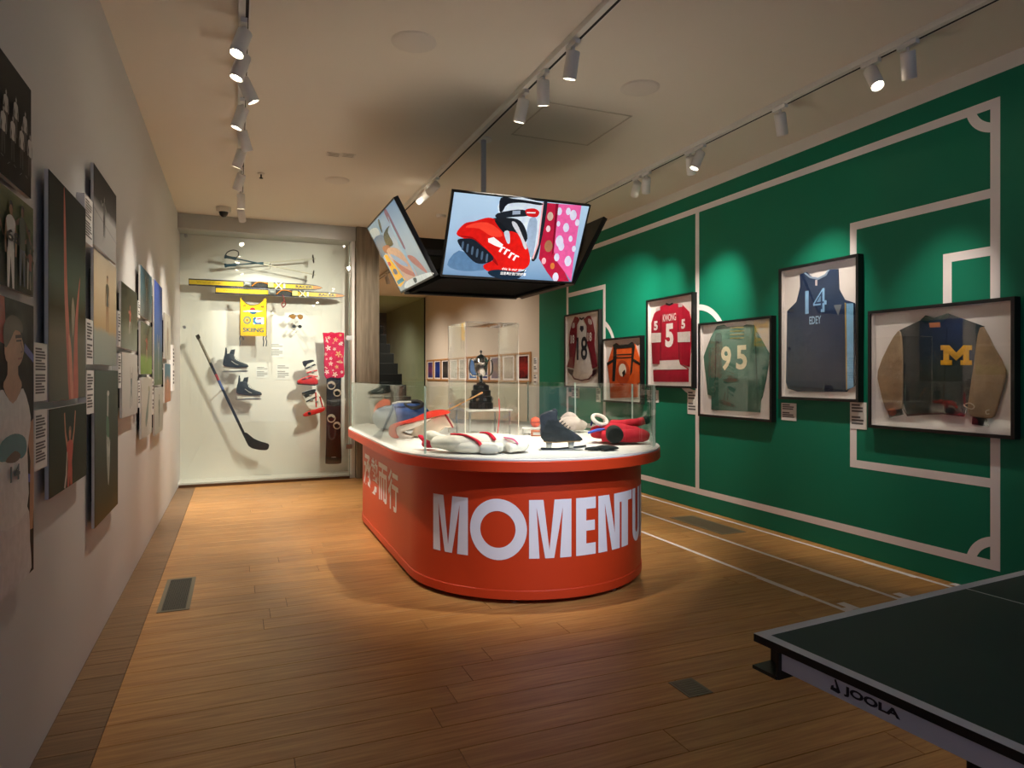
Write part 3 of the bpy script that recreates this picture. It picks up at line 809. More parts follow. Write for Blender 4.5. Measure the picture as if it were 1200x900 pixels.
q = homog((84, 42), (1160, 160), (1058, 768), (26, 718))
I = []
def S_(c, pts, sm=3): I.append((c, [q(p) for p in (smooth(pts, sm) if sm else pts)]))
S_((86, 122, 160), [(150, 520), (60, 640), (200, 690), (400, 670), (420, 620), (300, 600)])
S_((178, 30, 62), [(820, 130), (960, 145), (930, 560), (1040, 764), (920, 764), (860, 690), (790, 580)], 0)
S_((226, 96, 160), [(918, 140), (1100, 152), (1062, 600), (1056, 764), (1000, 690), (930, 600), (905, 520)], 0)
for (x, y, r) in ((930, 200, 26), (1040, 230, 34), (1000, 200, 24), (990, 330, 30), (945, 440, 38), (1075, 290, 22), (1030, 420, 20), (960, 480, 30), (1020, 600, 34), (930, 570, 26), (930, 730, 30), (1060, 500, 20), (928, 300, 18)):
    S_((214, 214, 236), [(x + r * math.cos(t) * 0.8, y + r * math.sin(t) * 1.25) for t in (0, 1, 2, 3.1, 4.2, 5.2)])
for (x, y, r, c) in ((860, 240, 30, (200, 176, 160)), (850, 340, 22, (230, 200, 210)), (860, 480, 40, (160, 110, 80)), (830, 600, 22, (236, 180, 190)), (900, 640, 22, (210, 120, 60))):
    S_(c, [(x + r * math.cos(t) * 0.8, y + r * math.sin(t) * 1.2) for t in (0, 1, 2, 3.1, 4.2, 5.2)])
S_((122, 18, 42), [(898, 136), (920, 138), (904, 520), (890, 560)], 0)
S_((206, 220, 234), [(470, 90), (790, 125), (800, 300), (760, 560), (720, 590), (650, 420), (560, 260), (455, 240)], 2)
S_((150, 172, 198), [(700, 260), (760, 280), (745, 540), (715, 560), (680, 420)])
S_((34, 38, 46), [(800, 128), (832, 132), (810, 380), (770, 580), (730, 590), (770, 470), (790, 300)])
S_((226, 172, 176), [(792, 128), (803, 130), (780, 470), (745, 588), (735, 580), (770, 460)], 0)
S_((26, 30, 38), [(460, 90), (560, 96), (780, 130), (776, 150), (640, 130), (520, 140), (480, 200), (455, 195)])
S_((30, 36, 44), [(440, 215), (600, 185), (690, 200), (690, 235), (560, 245), (440, 255)])
S_((150, 166, 186), [(560, 195), (622, 192), (622, 222), (560, 226)], 0)
S_((200, 30, 34), [(664, 184), (730, 176), (772, 205), (752, 245), (690, 240), (668, 220)])
S_((232, 226, 226), [(672, 204), (744, 206), (740, 216), (672, 214)], 0)
S_((30, 34, 40), [(400, 265), (470, 250), (600, 262), (660, 320), (690, 420), (640, 470), (560, 400), (470, 330)])
S_((206, 26, 22), [(120, 380), (180, 300), (260, 280), (370, 250), (440, 280), (500, 370), (560, 360), (640, 400), (690, 480), (720, 590), (690, 660), (560, 700), (400, 690), (350, 640), (430, 590), (360, 520), (280, 440), (180, 420)], 4)
S_((236, 66, 48), [(190, 330), (260, 296), (360, 290), (450, 340), (490, 400), (400, 400), (300, 340)])
S_((150, 16, 18), [(140, 400), (250, 410), (340, 480), (430, 570), (470, 640), (420, 600), (330, 490), (240, 425)])
S_((28, 34, 44), [(130, 440), (190, 420), (260, 428), (330, 480), (400, 540), (430, 585), (380, 620), (290, 620), (200, 540)], 4)
for k in range(6):
    x = 170 + 40 * k; y = 450 + 20 * k
    S_((74, 96, 120), [(x, y), (x + 14, y), (x + 10, y + 60), (x - 4, y + 56)])
S_((24, 28, 34), [(420, 270), (470, 290), (530, 360), (550, 440), (536, 456), (500, 380), (450, 320)])
S_((190, 202, 216), [(500, 370), (540, 360), (552, 450), (530, 454)])
S_((196, 200, 208), [(560, 280), (600, 300), (650, 400), (690, 490), (670, 500), (630, 410), (570, 320)])
S_((238, 236, 236), [(376, 420), (420, 408), (500, 470), (480, 494), (440, 480), (380, 450)], 0)
for x, y in ((490, 480), (528, 500), (566, 528), (602, 548)):
    S_((238, 236, 236), [(x, y), (x + 14, y + 8), (x - 10, y + 52), (x - 24, y + 44)], 0); S_((238, 236, 236), [(x, y + 2), (x + 30, y + 14), (x + 26, y + 24), (x - 4, y + 12)], 0)
S_((22, 40, 58), [(390, 690), (470, 672), (640, 690), (690, 660), (640, 740), (520, 752), (420, 724)])
printed('screen_picture', front, [(c, [(a, b) for a, b in p]) for c, p in I], TVW - 0.024, TVH - 0.029, 0.0, EM, 0.15, 0.00012, True).location = (0, 0, 0.0168)
mb = MB()
add_text(mb, 'this is our story', 0.195, 0.026, -0.0085, flat((250, 250, 250), EM, 0.15), 0.02, 0.088, 0.012)
add_text(mb, '\u9019\u662f\u5c6c\u65bc\u6211\u5011\u7684\u6545\u4e8b', 0.205, 0.024, -0.0085, flat((250, 250, 250), EM, 0.15), 0.02, 0.056, 0.012)
mb.build('caption', None, front)

left = tv(-math.pi / 2, 'hanging television showing a hazy view with a yellow bib', [(0.0, (150, 160, 160)), (0.4, (150, 172, 186)), (1.0, (112, 146, 180))], 'Z', EM * 0.75)
q = homog((38, 310), (345, 48), (590, 725), (228, 862)); I = []
S_((120, 152, 176), [(38, 310), (150, 215), (170, 360), (60, 370)], 0)
S_((176, 190, 190), [(50, 330), (120, 300), (140, 360), (70, 400)])
S_((84, 116, 146), [(75, 400), (160, 360), (200, 440), (120, 560), (95, 500)])
S_((34, 50, 48), [(170, 380), (200, 320), (250, 280), (220, 340), (250, 440), (190, 460)])
S_((60, 70, 74), [(148, 290), (150, 230), (165, 240), (170, 330), (160, 340)])
S_((146, 92, 78), [(140, 470), (200, 450), (230, 520), (160, 520)])
S_((196, 160, 138), [(170, 500), (280, 480), (400, 640), (420, 760), (330, 800), (260, 660)])
S_((150, 174, 200), [(200, 530), (240, 540), (330, 600), (350, 640), (280, 620), (220, 570)])
S_((176, 112, 96), [(210, 570), (300, 640), (400, 700), (390, 730), (280, 680)])
S_((124, 96, 112), [(225, 160), (250, 140), (300, 280), (360, 470), (340, 470), (290, 330), (240, 220)])
S_((140, 176, 196), [(250, 200), (280, 290), (340, 470), (400, 640), (420, 760), (380, 640), (300, 450)])
S_((176, 120, 110), [(370, 540), (440, 560), (530, 680), (520, 700), (440, 640), (380, 580)])
S_((206, 214, 210), [(300, 780), (420, 730), (560, 700), (590, 725), (300, 835)])
S_((232, 176, 44), [(140, 540), (170, 530), (300, 760), (240, 820), (215, 810)], 0)
S_((52, 130, 140), [(210, 770), (275, 735), (290, 765), (222, 800)], 0)
S_((90, 100, 120), [(196, 665), (226, 660), (236, 700), (208, 706)])
S_((200, 70, 70), [(160, 600), (182, 596), (190, 626), (170, 632)])
S_((30, 44, 54), [(380, 750), (410, 745), (412, 780), (390, 790)])
printed('screen_picture', left, I, TVW - 0.024, TVH - 0.029, 0.0, EM * 0.75, 0.15, 0.00012, True).location = (0, 0, 0.0168)
tv(math.pi / 2, 'hanging television facing the green wall', [(0.0, (100, 130, 160)), (0.5, (200, 210, 220)), (1.0, (150, 170, 200))], 'Z', EM * 0.75)
tv(math.pi, 'hanging television facing the staircase', [(0.0, (130, 120, 120)), (0.5, (200, 190, 180)), (1.0, (150, 150, 170))], 'Z', EM * 0.75)

# ================================================================== TABLE TENNIS TABLE
ta, tb = onZ(883, 742, 0.76), onZ(1200, 664, 0.76)
TA = math.atan2(tb[1] - ta[1], tb[0] - ta[0]) * 0.8
tt = empty('table_tennis_table', (ta[0], ta[1], 0), TA, 'dark green table tennis table with white lines and a pale logo apron', 'table')
M_TTOP = mat('table_green', (22, 54, 52), 0.5, spec=0.35)
M_TW = mat('table_line', (214, 218, 224), 0.55)
M_APR = mat('apron_white', (214, 216, 232), 0.45)
W, Ln = 1.55, 2.74; AX = 0.005
bx('table_top', 0, W, -Ln, 0, 0.742, 0.7595, mat('table_edge', (20, 20, 22), 0.5), tt, 0.001)
MB().box(0.0005, W - 0.0005, -Ln + 0.0005, -0.0005, 0.7592, 0.7597).build('playing_surface', M_TTOP, tt)
lz = (0.7597, 0.7602); lw = 0.026
MB().box(0, W, -lw, 0, *lz).build('end_line', M_TW, tt)
MB().box(0, W, -Ln, -Ln + lw, *lz).build('end_line', M_TW, tt)
MB().box(0, lw, -Ln + lw, -lw, *lz).build('side_line', M_TW, tt); MB().box(W - lw, W, -Ln + lw, -lw, *lz).build('side_line', M_TW, tt)
MB().box(W / 2 - 0.002, W / 2 + 0.002, -Ln + lw, -lw, *lz).build('centre_line', M_TW, tt)
bx('side_apron', AX, AX + 0.02, -Ln + 0.1, -0.075, 0.703, 0.7415, M_APR, tt, 0.001)
bx('end_bracket', -0.006, 0.09, -0.072, -0.002, 0.682, 0.690, M_BLACK, tt, 0.001)
bx('bracket_web', 0.05, 0.09, -0.07, -0.004, 0.690, 0.742, M_BLACK, tt)
bx('bracket_plate', -0.002, 0.08, -0.0745, -0.066, 0.682, 0.7415, M_BLACK, tt, 0.001)
bx('cross_beam', 0.1, W - 0.1, -0.3, -0.24, 0.66, 0.715, M_BLACK, tt)
for lx in (0.2, W - 0.25):
    for ly in (-0.35, -Ln + 0.35):
        bx('leg', lx, lx + 0.05, ly - 0.05, ly, 0.03, 0.738, M_BLACK, tt, 0.003)
        MB().lathe([(0, 0), (0.03, 0), (0.03, 0.02), (0.012, 0.03), (0, 0.03)], 14).build('foot', M_BLACKM, tt, (lx + 0.025, ly - 0.025, 0))
bx('far_apron', W - 0.025, W - AX, -Ln + 0.1, -0.075, 0.703, 0.7415, M_APR, tt, 0.001)
# logo on the near apron: read from the photo wall side, so text x runs towards -Y
mb = MB(); navy = mat('logo_navy', (22, 24, 44), 0.5)
ca, sa = math.cos(TA), math.sin(TA)
def along(u, v):
    d = ray(u, v)
    # intersect with the apron plane x_local = AX
    nx, ny = ca, sa
    t = (AX + ta[0] * nx + ta[1] * ny) / (d[0] * nx + d[1] * ny)
    px, py = d[0] * t - ta[0], d[1] * t - ta[1]
    return px * -sa + py * ca, H + d[2] * t
yA, zA = along(972, 804); yB, zB = along(1056, 850)
def at_(u, v): return along(960 + u / 7.5, 780 + v / 7.5)
def lp(pts): mb.add([(AX - 0.0008, *at_(*p)) for p in pts], [tuple(range(len(pts)))], navy)
lp([(135, 122), (150, 120), (190, 240), (170, 246), (100, 205), (108, 172), (128, 170), (130, 190), (155, 200)])
y0, zc0 = at_(218, 222); y1, zc1 = at_(716, 450)
V, Fc = text2d('JOOLA', 1.0, 1.25, 0.045)
zt = (at_(250, 195)[1], at_(245, 268)[1])
for (x, z) in V: mb.v.append((AX - 0.0008, y0 + (y1 - y0) * (x + 0.5), (zt[0] + zt[1]) / 2 + z * (zt[0] - zt[1])))
k0 = len(mb.v) - len(V); si = mb.slot(navy)
for f in Fc: mb.f.append(tuple(k0 + i for i in f)); mb.mi.append(si); mb.sm.append(False)
mb.build('logo', None, tt)

# ================================================================== FRAMED JERSEYS ON THE GREEN WALL
M_FRAME = mat('frame_black', (14, 14, 14), 0.45)
M_MAT = mat('mount_white', (226, 218, 214), 0.8)
M_PIC = glass_mat('picture_glass', (0.99, 0.99, 0.99), 0.05, 0.9)
FD = 0.055
class Frame:
    """shadow box on the green wall from its four front corners in the photo"""
    def __init__(s, label, uL, uR, vTL, vTR, vBL, vBR, name='framed_jersey'):
        X = XR - FD
        ya, z1 = onX(uL, vTL, X); yb, z1b = onX(uR, vTR, X); _, z0 = onX(uL, vBL, X); _, z0b = onX(uR, vBR, X)
        s.ya, s.yb = ya, yb; s.z1 = (z1 + z1b) / 2; s.z0 = (z0 + z0b) / 2
        s.w = ya - yb; s.h = s.z1 - s.z0; s.cy = (ya + yb) / 2
        o = s.o = empty(name, (XR - 0.001, s.cy, s.z0), -math.pi / 2, label, 'framed jersey')
        w, h = s.w / 2, s.h; b = 0.022
        f = MB()
        f.box(-w, w, -FD, 0, 0, b).box(-w, w, -FD, 0, h - b, h).box(-w, -w + b, -FD, 0, b, h - b).box(w - b, w, -FD, 0, b, h - b)
        f.build('frame', M_FRAME, o)
        bx('backing', -w + b, w - b, -0.012, -0.002, b, h - b, M_MAT, o)
        f = MB(); t = 0.006; d = -FD + 0.012
        f.box(-w + b, w - b, d, -0.012, b, b + t).box(-w + b, w - b, d, -0.012, h - b - t, h - b).box(-w + b, -w + b + t, d, -0.012, b + t, h - b - t).box(w - b - t, w - b, d, -0.012, b + t, h - b - t)
        f.build('spacer', M_MAT, o)
        bx('glass', -w + b, w - b, -FD + 0.006, -FD + 0.009, b, h - b, M_PIC, o)
        s.j = None
    def P(s, u, v, d=0.028):
        y, z = onX(u, v, XR - d)
        return (s.cy - y, z - s.z0)
    def src(s, ox, oy, k): s.ox, s.oy, s.k = ox, oy, k
    def Z(s, pts): return [s.P(s.ox + x / s.k, s.oy + y / s.k) for x, y in pts]
    def body(s, pts, c, name='jersey', sm=0, d0=-0.026, d1=-0.013, r=0.004, m=None):
        p = s.Z(pts)
        if sm: p = smooth(p, sm)
        o = MB().puff(p, d0, d1, r, None, 2).build(name, m or cloth(c), s.o if s.j is None else s.j)
        if s.j is None: s.j = o
        return o
    def patch(s, name, pts, c, lift=0.0, sm=0, th=0.0012):
        p = s.Z(pts)
        if sm: p = smooth(p, sm)
        return MB().prism(p, -0.0272 - lift - th, -0.0262 - lift).build(name, cloth(c, 0.2), s.j)
    def text(s, name, t, x, y, w, h, c, bold=0.03, lift=0.002):
        (a, b) = s.Z([(x - w / 2, y)])[0], s.Z([(x + w / 2, y)])[0]; e, f = s.Z([(x, y - h / 2)])[0], s.Z([(x, y + h / 2)])[0]
        mb = MB(); add_text(mb, t, abs(b[0] - a[0]), abs(e[1] - f[1]), -0.0275 - lift, cloth(c, 0.1), (a[0] + b[0]) / 2, (e[1] + f[1]) / 2, bold)
        return mb.build(name, None, s.j)

f = Frame('black framed white hockey jersey with dark red sleeves and number 18', 661, 701.7, 369, 362.5, 453, 456); f.src(640, 330, 6)
f.body([(232, 262), (250, 272), (268, 262), (288, 300), (290, 430), (302, 520), (335, 645), (300, 690), (250, 702), (200, 688), (178, 650), (212, 480), (218, 390), (214, 300)], (214, 208, 204))
f.patch('sleeve', [(205, 246), (222, 250), (236, 268), (216, 305), (216, 400), (206, 500), (196, 610), (150, 600), (165, 540), (163, 440), (168, 360), (185, 290)], (122, 24, 40), 0.001, 0, 0.006)
f.patch('sleeve', [(312, 240), (296, 240), (266, 266), (288, 310), (290, 430), (314, 520), (328, 612), (362, 596), (352, 540), (340, 440), (343, 360), (330, 285)], (122, 24, 40), 0.001, 0, 0.006)
f.patch('cuff', [(152, 612), (194, 622), (184, 664), (158, 640)], (60, 20, 26), 0.002); f.patch('cuff', [(328, 625), (358, 612), (350, 645), (326, 672)], (60, 20, 26), 0.002)
f.patch('collar', [(232, 260), (250, 272), (270, 258), (266, 248), (250, 258), (236, 250)], (40, 34, 40), 0.002)
f.patch('hem_stripe', [(184, 655), (200, 678), (250, 690), (300, 680), (332, 640), (334, 650), (302, 690), (250, 700), (198, 688), (180, 662)], (92, 30, 40), 0.0015)
f.patch('yoke_patch', [(300, 262), (322, 270), (326, 300), (304, 298)], (190, 180, 180), 0.0085, 2); f.patch('yoke_patch', [(190, 296), (202, 290), (204, 322), (186, 326)], (190, 180, 180), 0.0085, 2)
f.text('number', '18', 253, 470, 74, 165, (44, 42, 50), 0.02)
f.text('sleeve_number', '18', 190, 405, 26, 60, (226, 220, 220), 0.03, 0.009); f.text('sleeve_number', '18', 310, 388, 30, 62, (226, 220, 220), 0.03, 0.009)
f.patch('crest', [(240, 312), (262, 312), (264, 336), (252, 356), (238, 336)], (52, 48, 60), 0.0015)

f = Frame('low black framed orange hockey jersey with a pale round crest', 705.5, 751, 397.5, 393, 471, 473.5); f.src(640, 330, 6)
f.body([(470, 446), (492, 432), (512, 446), (580, 440), (602, 424), (622, 440), (660, 560), (662, 700), (640, 720), (640, 812), (450, 820), (446, 716), (428, 580)], (206, 84, 24))
f.patch('yoke', [(470, 446), (492, 432), (512, 446), (580, 440), (602, 424), (622, 440), (626, 462), (476, 474)], (26, 26, 24), 0.001)
f.patch('stripe', [(474, 470), (496, 470), (494, 560), (484, 700), (466, 700), (470, 560)], (28, 26, 24), 0.001); f.patch('stripe', [(604, 462), (624, 462), (612, 560), (604, 640), (590, 660), (600, 540)], (28, 26, 24), 0.001)
f.patch('stripe', [(478, 512), (602, 506), (602, 514), (478, 520)], (36, 28, 20), 0.0012); f.patch('stripe', [(478, 534), (602, 528), (602, 536), (478, 542)], (36, 28, 20), 0.0012)
f.patch('sleeve_stripe', [(428, 570), (470, 548), (470, 566), (430, 592)], (28, 26, 24), 0.0015); f.patch('sleeve_stripe', [(612, 540), (660, 570), (660, 590), (612, 560)], (28, 26, 24), 0.0015)
f.patch('crest', ell(540, 640, 48, 88, 20), (168, 62, 20), 0.0015); f.patch('crest', ell(538, 622, 26, 46, 18), (216, 204, 186), 0.0026); f.patch('crest', [(536, 640), (556, 616), (560, 650), (544, 672)], (40, 30, 24), 0.0036)

f = Frame('black framed red hockey jersey with white bands and number 5', 757, 811.7, 351.7, 342.5, 453, 456); f.src(640, 330, 6)
f.body([(800, 176), (842, 158), (868, 168), (892, 156), (944, 152), (1000, 210), (1016, 270), (1014, 430), (1004, 600), (944, 580), (996, 612), (996, 706), (754, 704), (750, 620), (800, 582), (745, 578), (738, 420), (738, 290), (758, 226)], (166, 18, 46))
f.patch('sleeve_band', [(738, 362), (808, 360), (808, 426), (738, 430)], (214, 206, 200), 0.001); f.patch('sleeve_band', [(924, 356), (1015, 350), (1014, 424), (926, 426)], (214, 206, 200), 0.001)
f.patch('waist_band', [(800, 556), (936, 550), (942, 582), (996, 616), (752, 620), (800, 584)], (222, 212, 206), 0.001)
f.patch('seam_line', [(806, 240), (811, 240), (806, 580), (801, 580)], (120, 12, 32), 0.0008); f.patch('seam_line', [(924, 236), (929, 236), (940, 578), (935, 578)], (120, 12, 32), 0.0008)
f.patch('shoulder_patch', [(774, 186), (800, 176), (802, 200), (772, 212)], (200, 180, 180), 0.001); f.patch('shoulder_patch', [(930, 158), (958, 152), (960, 176), (932, 180)], (200, 180, 180), 0.001)
f.patch('collar', [(840, 160), (868, 170), (894, 156), (890, 148), (868, 158), (844, 150)], (24, 22, 24), 0.001)
f.text('number', '5', 868, 378, 58, 168, (226, 216, 212), 0.05); f.text('name_lettering', 'KWONG', 868, 252, 92, 52, (222, 204, 200), 0.02)
f.text('sleeve_number', '5', 772, 310, 28, 66, (226, 216, 212), 0.05); f.text('sleeve_number', '5', 965, 298, 28, 68, (226, 216, 212), 0.05)

f = Frame('black framed faded green jersey with cream number 95', 818, 904, 379, 370, 487.5, 495); f.src(800, 280, 3.914)
f.body([(155, 400), (186, 394), (200, 402), (272, 400), (290, 392), (322, 394), (346, 440), (397, 530), (380, 640), (362, 726), (354, 740), (352, 796), (130, 783), (130, 720), (114, 715), (94, 540), (128, 450)], (66, 108, 92))
f.patch('sleeve_seam', [(152, 430), (156, 430), (150, 720), (146, 720)], (44, 76, 64), 0.0008); f.patch('sleeve_seam', [(330, 430), (334, 430), (346, 730), (342, 730)], (44, 76, 64), 0.0008)
f.patch('hem', [(132, 640), (352, 640), (352, 794), (132, 781)], (54, 94, 80), 0.0006)
for k in range(4): f.patch('stitching', [(218, 406 + k * 16), (282, 404 + k * 16), (282, 407 + k * 16), (218, 409 + k * 16)], (176, 158, 70), 0.001)
f.text('number', '9', 200, 548, 46, 112, (216, 206, 170), 0.03); f.text('number', '5', 271, 543, 50, 112, (216, 206, 170), 0.03)
f.patch('shoulder_mark', [(150, 440), (176, 432), (178, 470), (152, 478)], (46, 80, 72), 0.001, 2)

f = Frame('tall black framed navy basketball vest with number 14', 912.4, 1005.7, 315, 297.4, 468, 471); f.src(800, 280, 3.914)
f.body([(535, 162), (566, 152), (590, 174), (622, 180), (652, 164), (672, 140), (710, 138), (714, 230), (740, 278), (786, 294), (792, 670), (756, 692), (750, 702), (526, 700), (480, 684), (472, 656), (478, 330), (520, 288), (537, 220)], (30, 46, 76))
f.patch('neck_trim', [(562, 153), (588, 172), (622, 178), (652, 162), (668, 141), (676, 140), (660, 168), (622, 188), (584, 180), (556, 156)], (140, 160, 186), 0.001)
f.patch('side_stripe', [(752, 296), (784, 295), (784, 680), (756, 690)], (118, 170, 208), 0.001)
f.patch('side_piping', [(744, 292), (750, 294), (756, 690), (751, 694)], (170, 144, 80), 0.0014)
f.patch('side_piping', [(784, 295), (790, 296), (793, 672), (786, 678)], (16, 24, 44), 0.0014)
f.patch('hem_tape', [(480, 676), (750, 690), (750, 700), (526, 700), (482, 686)], (20, 30, 54), 0.0008)
f.patch('side_panel', [(694, 304), (730, 300), (714, 352)], (106, 112, 118), 0.001)
f.text('number', '14', 612, 285, 98, 108, (134, 180, 222), 0.02); f.text('number', '14', 614, 285, 70, 80, (40, 60, 96), -0.012, 0.003)
f.text('name_lettering', 'EDEY', 609, 372, 54, 36, (150, 186, 216), 0.02)
f.patch('league_badge', rect(609, 618, 188, 214), (210, 196, 200), 0.001)

f = Frame('wide black framed varsity jacket with tan sleeves and yellow letter M', 1017, 1189, 364, 348, 501, 515.5, 'framed_jacket'); f.src(990, 330, 4.5)
f.o['category'] = 'framed jacket'
f.body([(285, 256), (400, 202), (426, 178), (470, 192), (542, 168), (732, 236), (704, 275), (690, 350), (666, 500), (652, 640), (626, 712), (520, 698), (440, 700), (330, 708), (306, 640), (306, 400), (300, 290)], (30, 38, 42), 'jacket')
tan = mat('tan_leather', (150, 124, 94), 0.6, bump=0.5, scale=9, vary=0.18)
def sleeve(pts): MB().puff(smooth(f.Z(pts), 2), -0.034, -0.016, 0.007, None, 3).build('sleeve', tan, f.j)
sleeve([(284, 258), (302, 300), (308, 420), (306, 640), (298, 672), (240, 684), (214, 668), (182, 550), (175, 470), (230, 340)])
sleeve([(730, 238), (790, 350), (851, 468), (826, 590), (798, 690), (774, 720), (690, 716), (650, 690), (658, 590), (682, 430), (702, 280)])
f.patch('cuff', [(228, 680), (304, 672), (312, 700), (240, 720)], (18, 18, 20), 0.006); f.patch('cuff', [(676, 712), (752, 722), (764, 766), (674, 752)], (18, 18, 20), 0.006)
f.patch('collar', [(400, 202), (426, 178), (470, 192), (540, 168), (556, 180), (520, 214), (470, 226), (420, 214)], (18, 40, 36), 0.001)
f.patch('neck_label', [(446, 218), (504, 214), (506, 240), (450, 242)], (176, 112, 66), 0.0022)
f.patch('waistband', [(308, 668), (330, 700), (440, 692), (520, 690), (628, 704), (626, 712), (520, 700), (440, 702), (330, 710)], (58, 14, 24), 0.001)
f.patch('front_seam', [(536, 240), (540, 240), (520, 690), (516, 690)], (18, 22, 24), 0.0008)
Mb = [(0, 0), (.36, 0), (.36, .24), (.27, .24), (.27, .56), (.5, .22), (.73, .56), (.73, .24), (.64, .24), (.64, 0), (1, 0), (1, .24), (.91, .24), (.91, .76), (1, .76), (1, 1), (.73, 1), (.5, .62), (.27, 1), (0, 1), (0, .76), (.09, .76), (.09, .24), (0, .24)]
p = f.Z([(508 + x * 164, 440 - z * 104) for x, z in Mb])
MB().puff(p, -0.034, -0.027, 0.002, None, 2).build('letter_m', cloth((222, 166, 22), 0.3, 60), f.j)
f.patch('embroidery', stroke(smooth([(640, 646), (664, 640), (688, 658), (676, 672), (650, 664), (634, 652)], 3), 5), (200, 190, 170), 0.009)
f.patch('embroidery', stroke(smooth([(768, 676), (750, 682), (752, 698), (768, 696)], 3, False), 5), (200, 190, 170), 0.009)

# small caption cards on the green wall
def card(u0, u1, v0, v1, label, x, rz, lines=7, cat='label card', thick=0.004):
    if rz > 0: thick = 0.0325
    X = x + thick if rz > 0 else x
    (ya, za), (yb, zb) = onX(u0, v0, X), onX(u1, v1, X)
    zb = onX(u0, v1, X)[1]
    w = abs(ya - yb); h = za - zb; s = 1 if rz < 0 else -1
    o = empty('caption_card', (x, (ya + yb) / 2, zb), rz, label, cat)
    bx('card', -w / 2, w / 2, -thick, 0, 0, h, M_CARD, o)
    mb = MB(); rr = random.Random(int(u0 * 7 + v0))
    for k in range(lines):
        z = h * (0.9 - 0.8 * k / lines); L = w * (0.8 if k % 4 else 0.55) * rr.uniform(0.85, 1.0)
        if k == lines // 2: continue
        mb.poly(rect(-w * 0.42, -w * 0.42 + L, z - h * 0.28 / lines, z + h * 0.22 / lines), -thick - 0.0006)
    mb.build('text_lines', M_INK, o)
    return o
WR, WLr = -math.pi / 2, math.pi / 2
card(806, 817, 457, 485, 'white caption card under the red number 5 jersey', XR - 0.001, WR)
card(916, 933.5, 472, 492, 'white caption card under the navy number 14 vest', XR - 0.001, WR)
card(997, 1016, 471, 502, 'white caption card beside the varsity jacket frame', XR - 0.001, WR)
card(759, 772, 457, 471, 'white caption card beside the orange jersey frame', XR - 0.001, WR)
card(670, 679, 452, 466, 'white caption card under the number 18 jersey', XR - 0.001, WR)
card(699, 704, 455, 471, 'narrow white caption card between the 18 and orange jersey frames', XR - 0.001, WR)

# ================================================================== PHOTO PANELS ON THE LEFT WALL
ST = 0.034
class Panel:
    def __init__(s, label, u0, u1, vt0, vt1, vb0, vb1, stops, axis='Z', noise=0.25, nscale=5.0, y0=None):
        X = XL + ST
        ya = y0 if y0 is not None else onX(u0, 400, X)[0]
        yb = onX(u1, 400, X)[0]
        zs = []
        if vt0 is None: s.z1 = onX(u1, vt1, X)[1]; s.z0 = onX(u1, vb1, X)[1]
        else:
            s.z1 = (onX(u0, vt0, X)[1] + onX(u1, vt1, X)[1]) / 2; s.z0 = (onX(u0, vb0, X)[1] + onX(u1, vb1, X)[1]) / 2
        s.w = yb - ya; s.h = s.z1 - s.z0; s.asp = s.w / s.h
        s.ya, s.yb = ya, yb
        o = s.o = empty('photo_panel', (XL + 0.001, (ya + yb) / 2, s.z0), WLr, label, 'photo')
        w, h = s.w / 2, s.h
        bx('board', -w, w, -ST + 0.001, -ST + 0.013, 0, h, mat('panel_edge', (206, 202, 196), 0.6), o)
        bx('spacer', -w * 0.7, w * 0.7, -ST + 0.013, 0, h * 0.15, h * 0.85, M_BLACKM, o)
        bx('picture', -w, w, -ST, -ST + 0.001, 0, h, gradient_mat('photo_print', stops, axis, 0.6, 0, noise, nscale), o)
    def draw(s, items): printed('picture_detail', s.o, [(c, [(min(1, max(0, a)), min(1, max(0, b))) for a, b in p]) for c, p in items], s.w, s.h, -ST, 0, 0.45, 0.00015, True)

K = (24, 24, 24)
near = onX(0, 400, XL + ST)[0] - 0.42
p = Panel('black and white team photo panel high on the photo wall', 0, 36, None, 106, None, 233, [(0, (14, 14, 14)), (0.3, (38, 38, 38)), (0.6, (22, 22, 22)), (1, (12, 12, 12))], y0=near)
I = []
for k in range(7):
    x = 0.12 + k * 0.125; z = 0.36 + 0.03 * (k % 2)
    I += person2d(x, z, 0.36, p.asp, (150, 148, 146), (176, 174, 172), (60, 60, 60), 'down', (20, 20, 20))
for k in range(8):
    x = 0.09 + k * 0.115
    I += person2d(x, 0.14, 0.40, p.asp, (150, 148, 146), (190, 188, 184), (34, 34, 34), 'down', (20, 20, 20))
I += [((96, 96, 96), stroke([(x, 0.10 + 0.02 * math.sin(x * 40)), (x + 0.03, 0.11)], 0.006, p.asp)) for x in (0.5, 0.58, 0.66, 0.74, 0.82)]
p.draw(I)
p = Panel('colour photo panel of football players, one in white number 68', 0, 38.5, None, 245, None, 348, [(0, (60, 66, 56)), (0.5, (44, 56, 40)), (0.8, (96, 106, 70)), (1, (120, 124, 88))], y0=near, noise=0.7)
I = []
for x, h, t, l, sk in ((0.48, 0.8, (40, 44, 42), (190, 188, 184), (110, 76, 56)), (0.93, 0.7, (24, 40, 32), (180, 178, 176), (90, 60, 44)), (0.94, 0.5, (120, 30, 30), (30, 34, 40), (90, 60, 44)), (0.82, 0.9, (22, 46, 36), (30, 50, 90), (96, 64, 48))):
    I += person2d(x, 0.04, h, p.asp, sk, t, l, 'wide', (16, 20, 26))
I += person2d(0.66, -0.12, 1.02, p.asp, (136, 92, 66), (204, 202, 200), (206, 204, 202), 'down', (18, 20, 26))
p.draw(I)
mb = MB(); add_text(mb, '68', p.w * 0.18, p.h * 0.12, -ST - 0.012, flat((26, 30, 44)), p.w * 0.16, p.h * 0.52, 0.03); mb.build('jersey_number', None, p.o)
p = Panel('tall photo panel of a basketball player in a white vest', 0, 39, None, 359, None, 667, [(0, (30, 26, 28)), (0.5, (34, 30, 34)), (0.8, (26, 24, 26)), (1, (78, 84, 78))], y0=near, noise=0.5)
I = []
A_ = p.asp
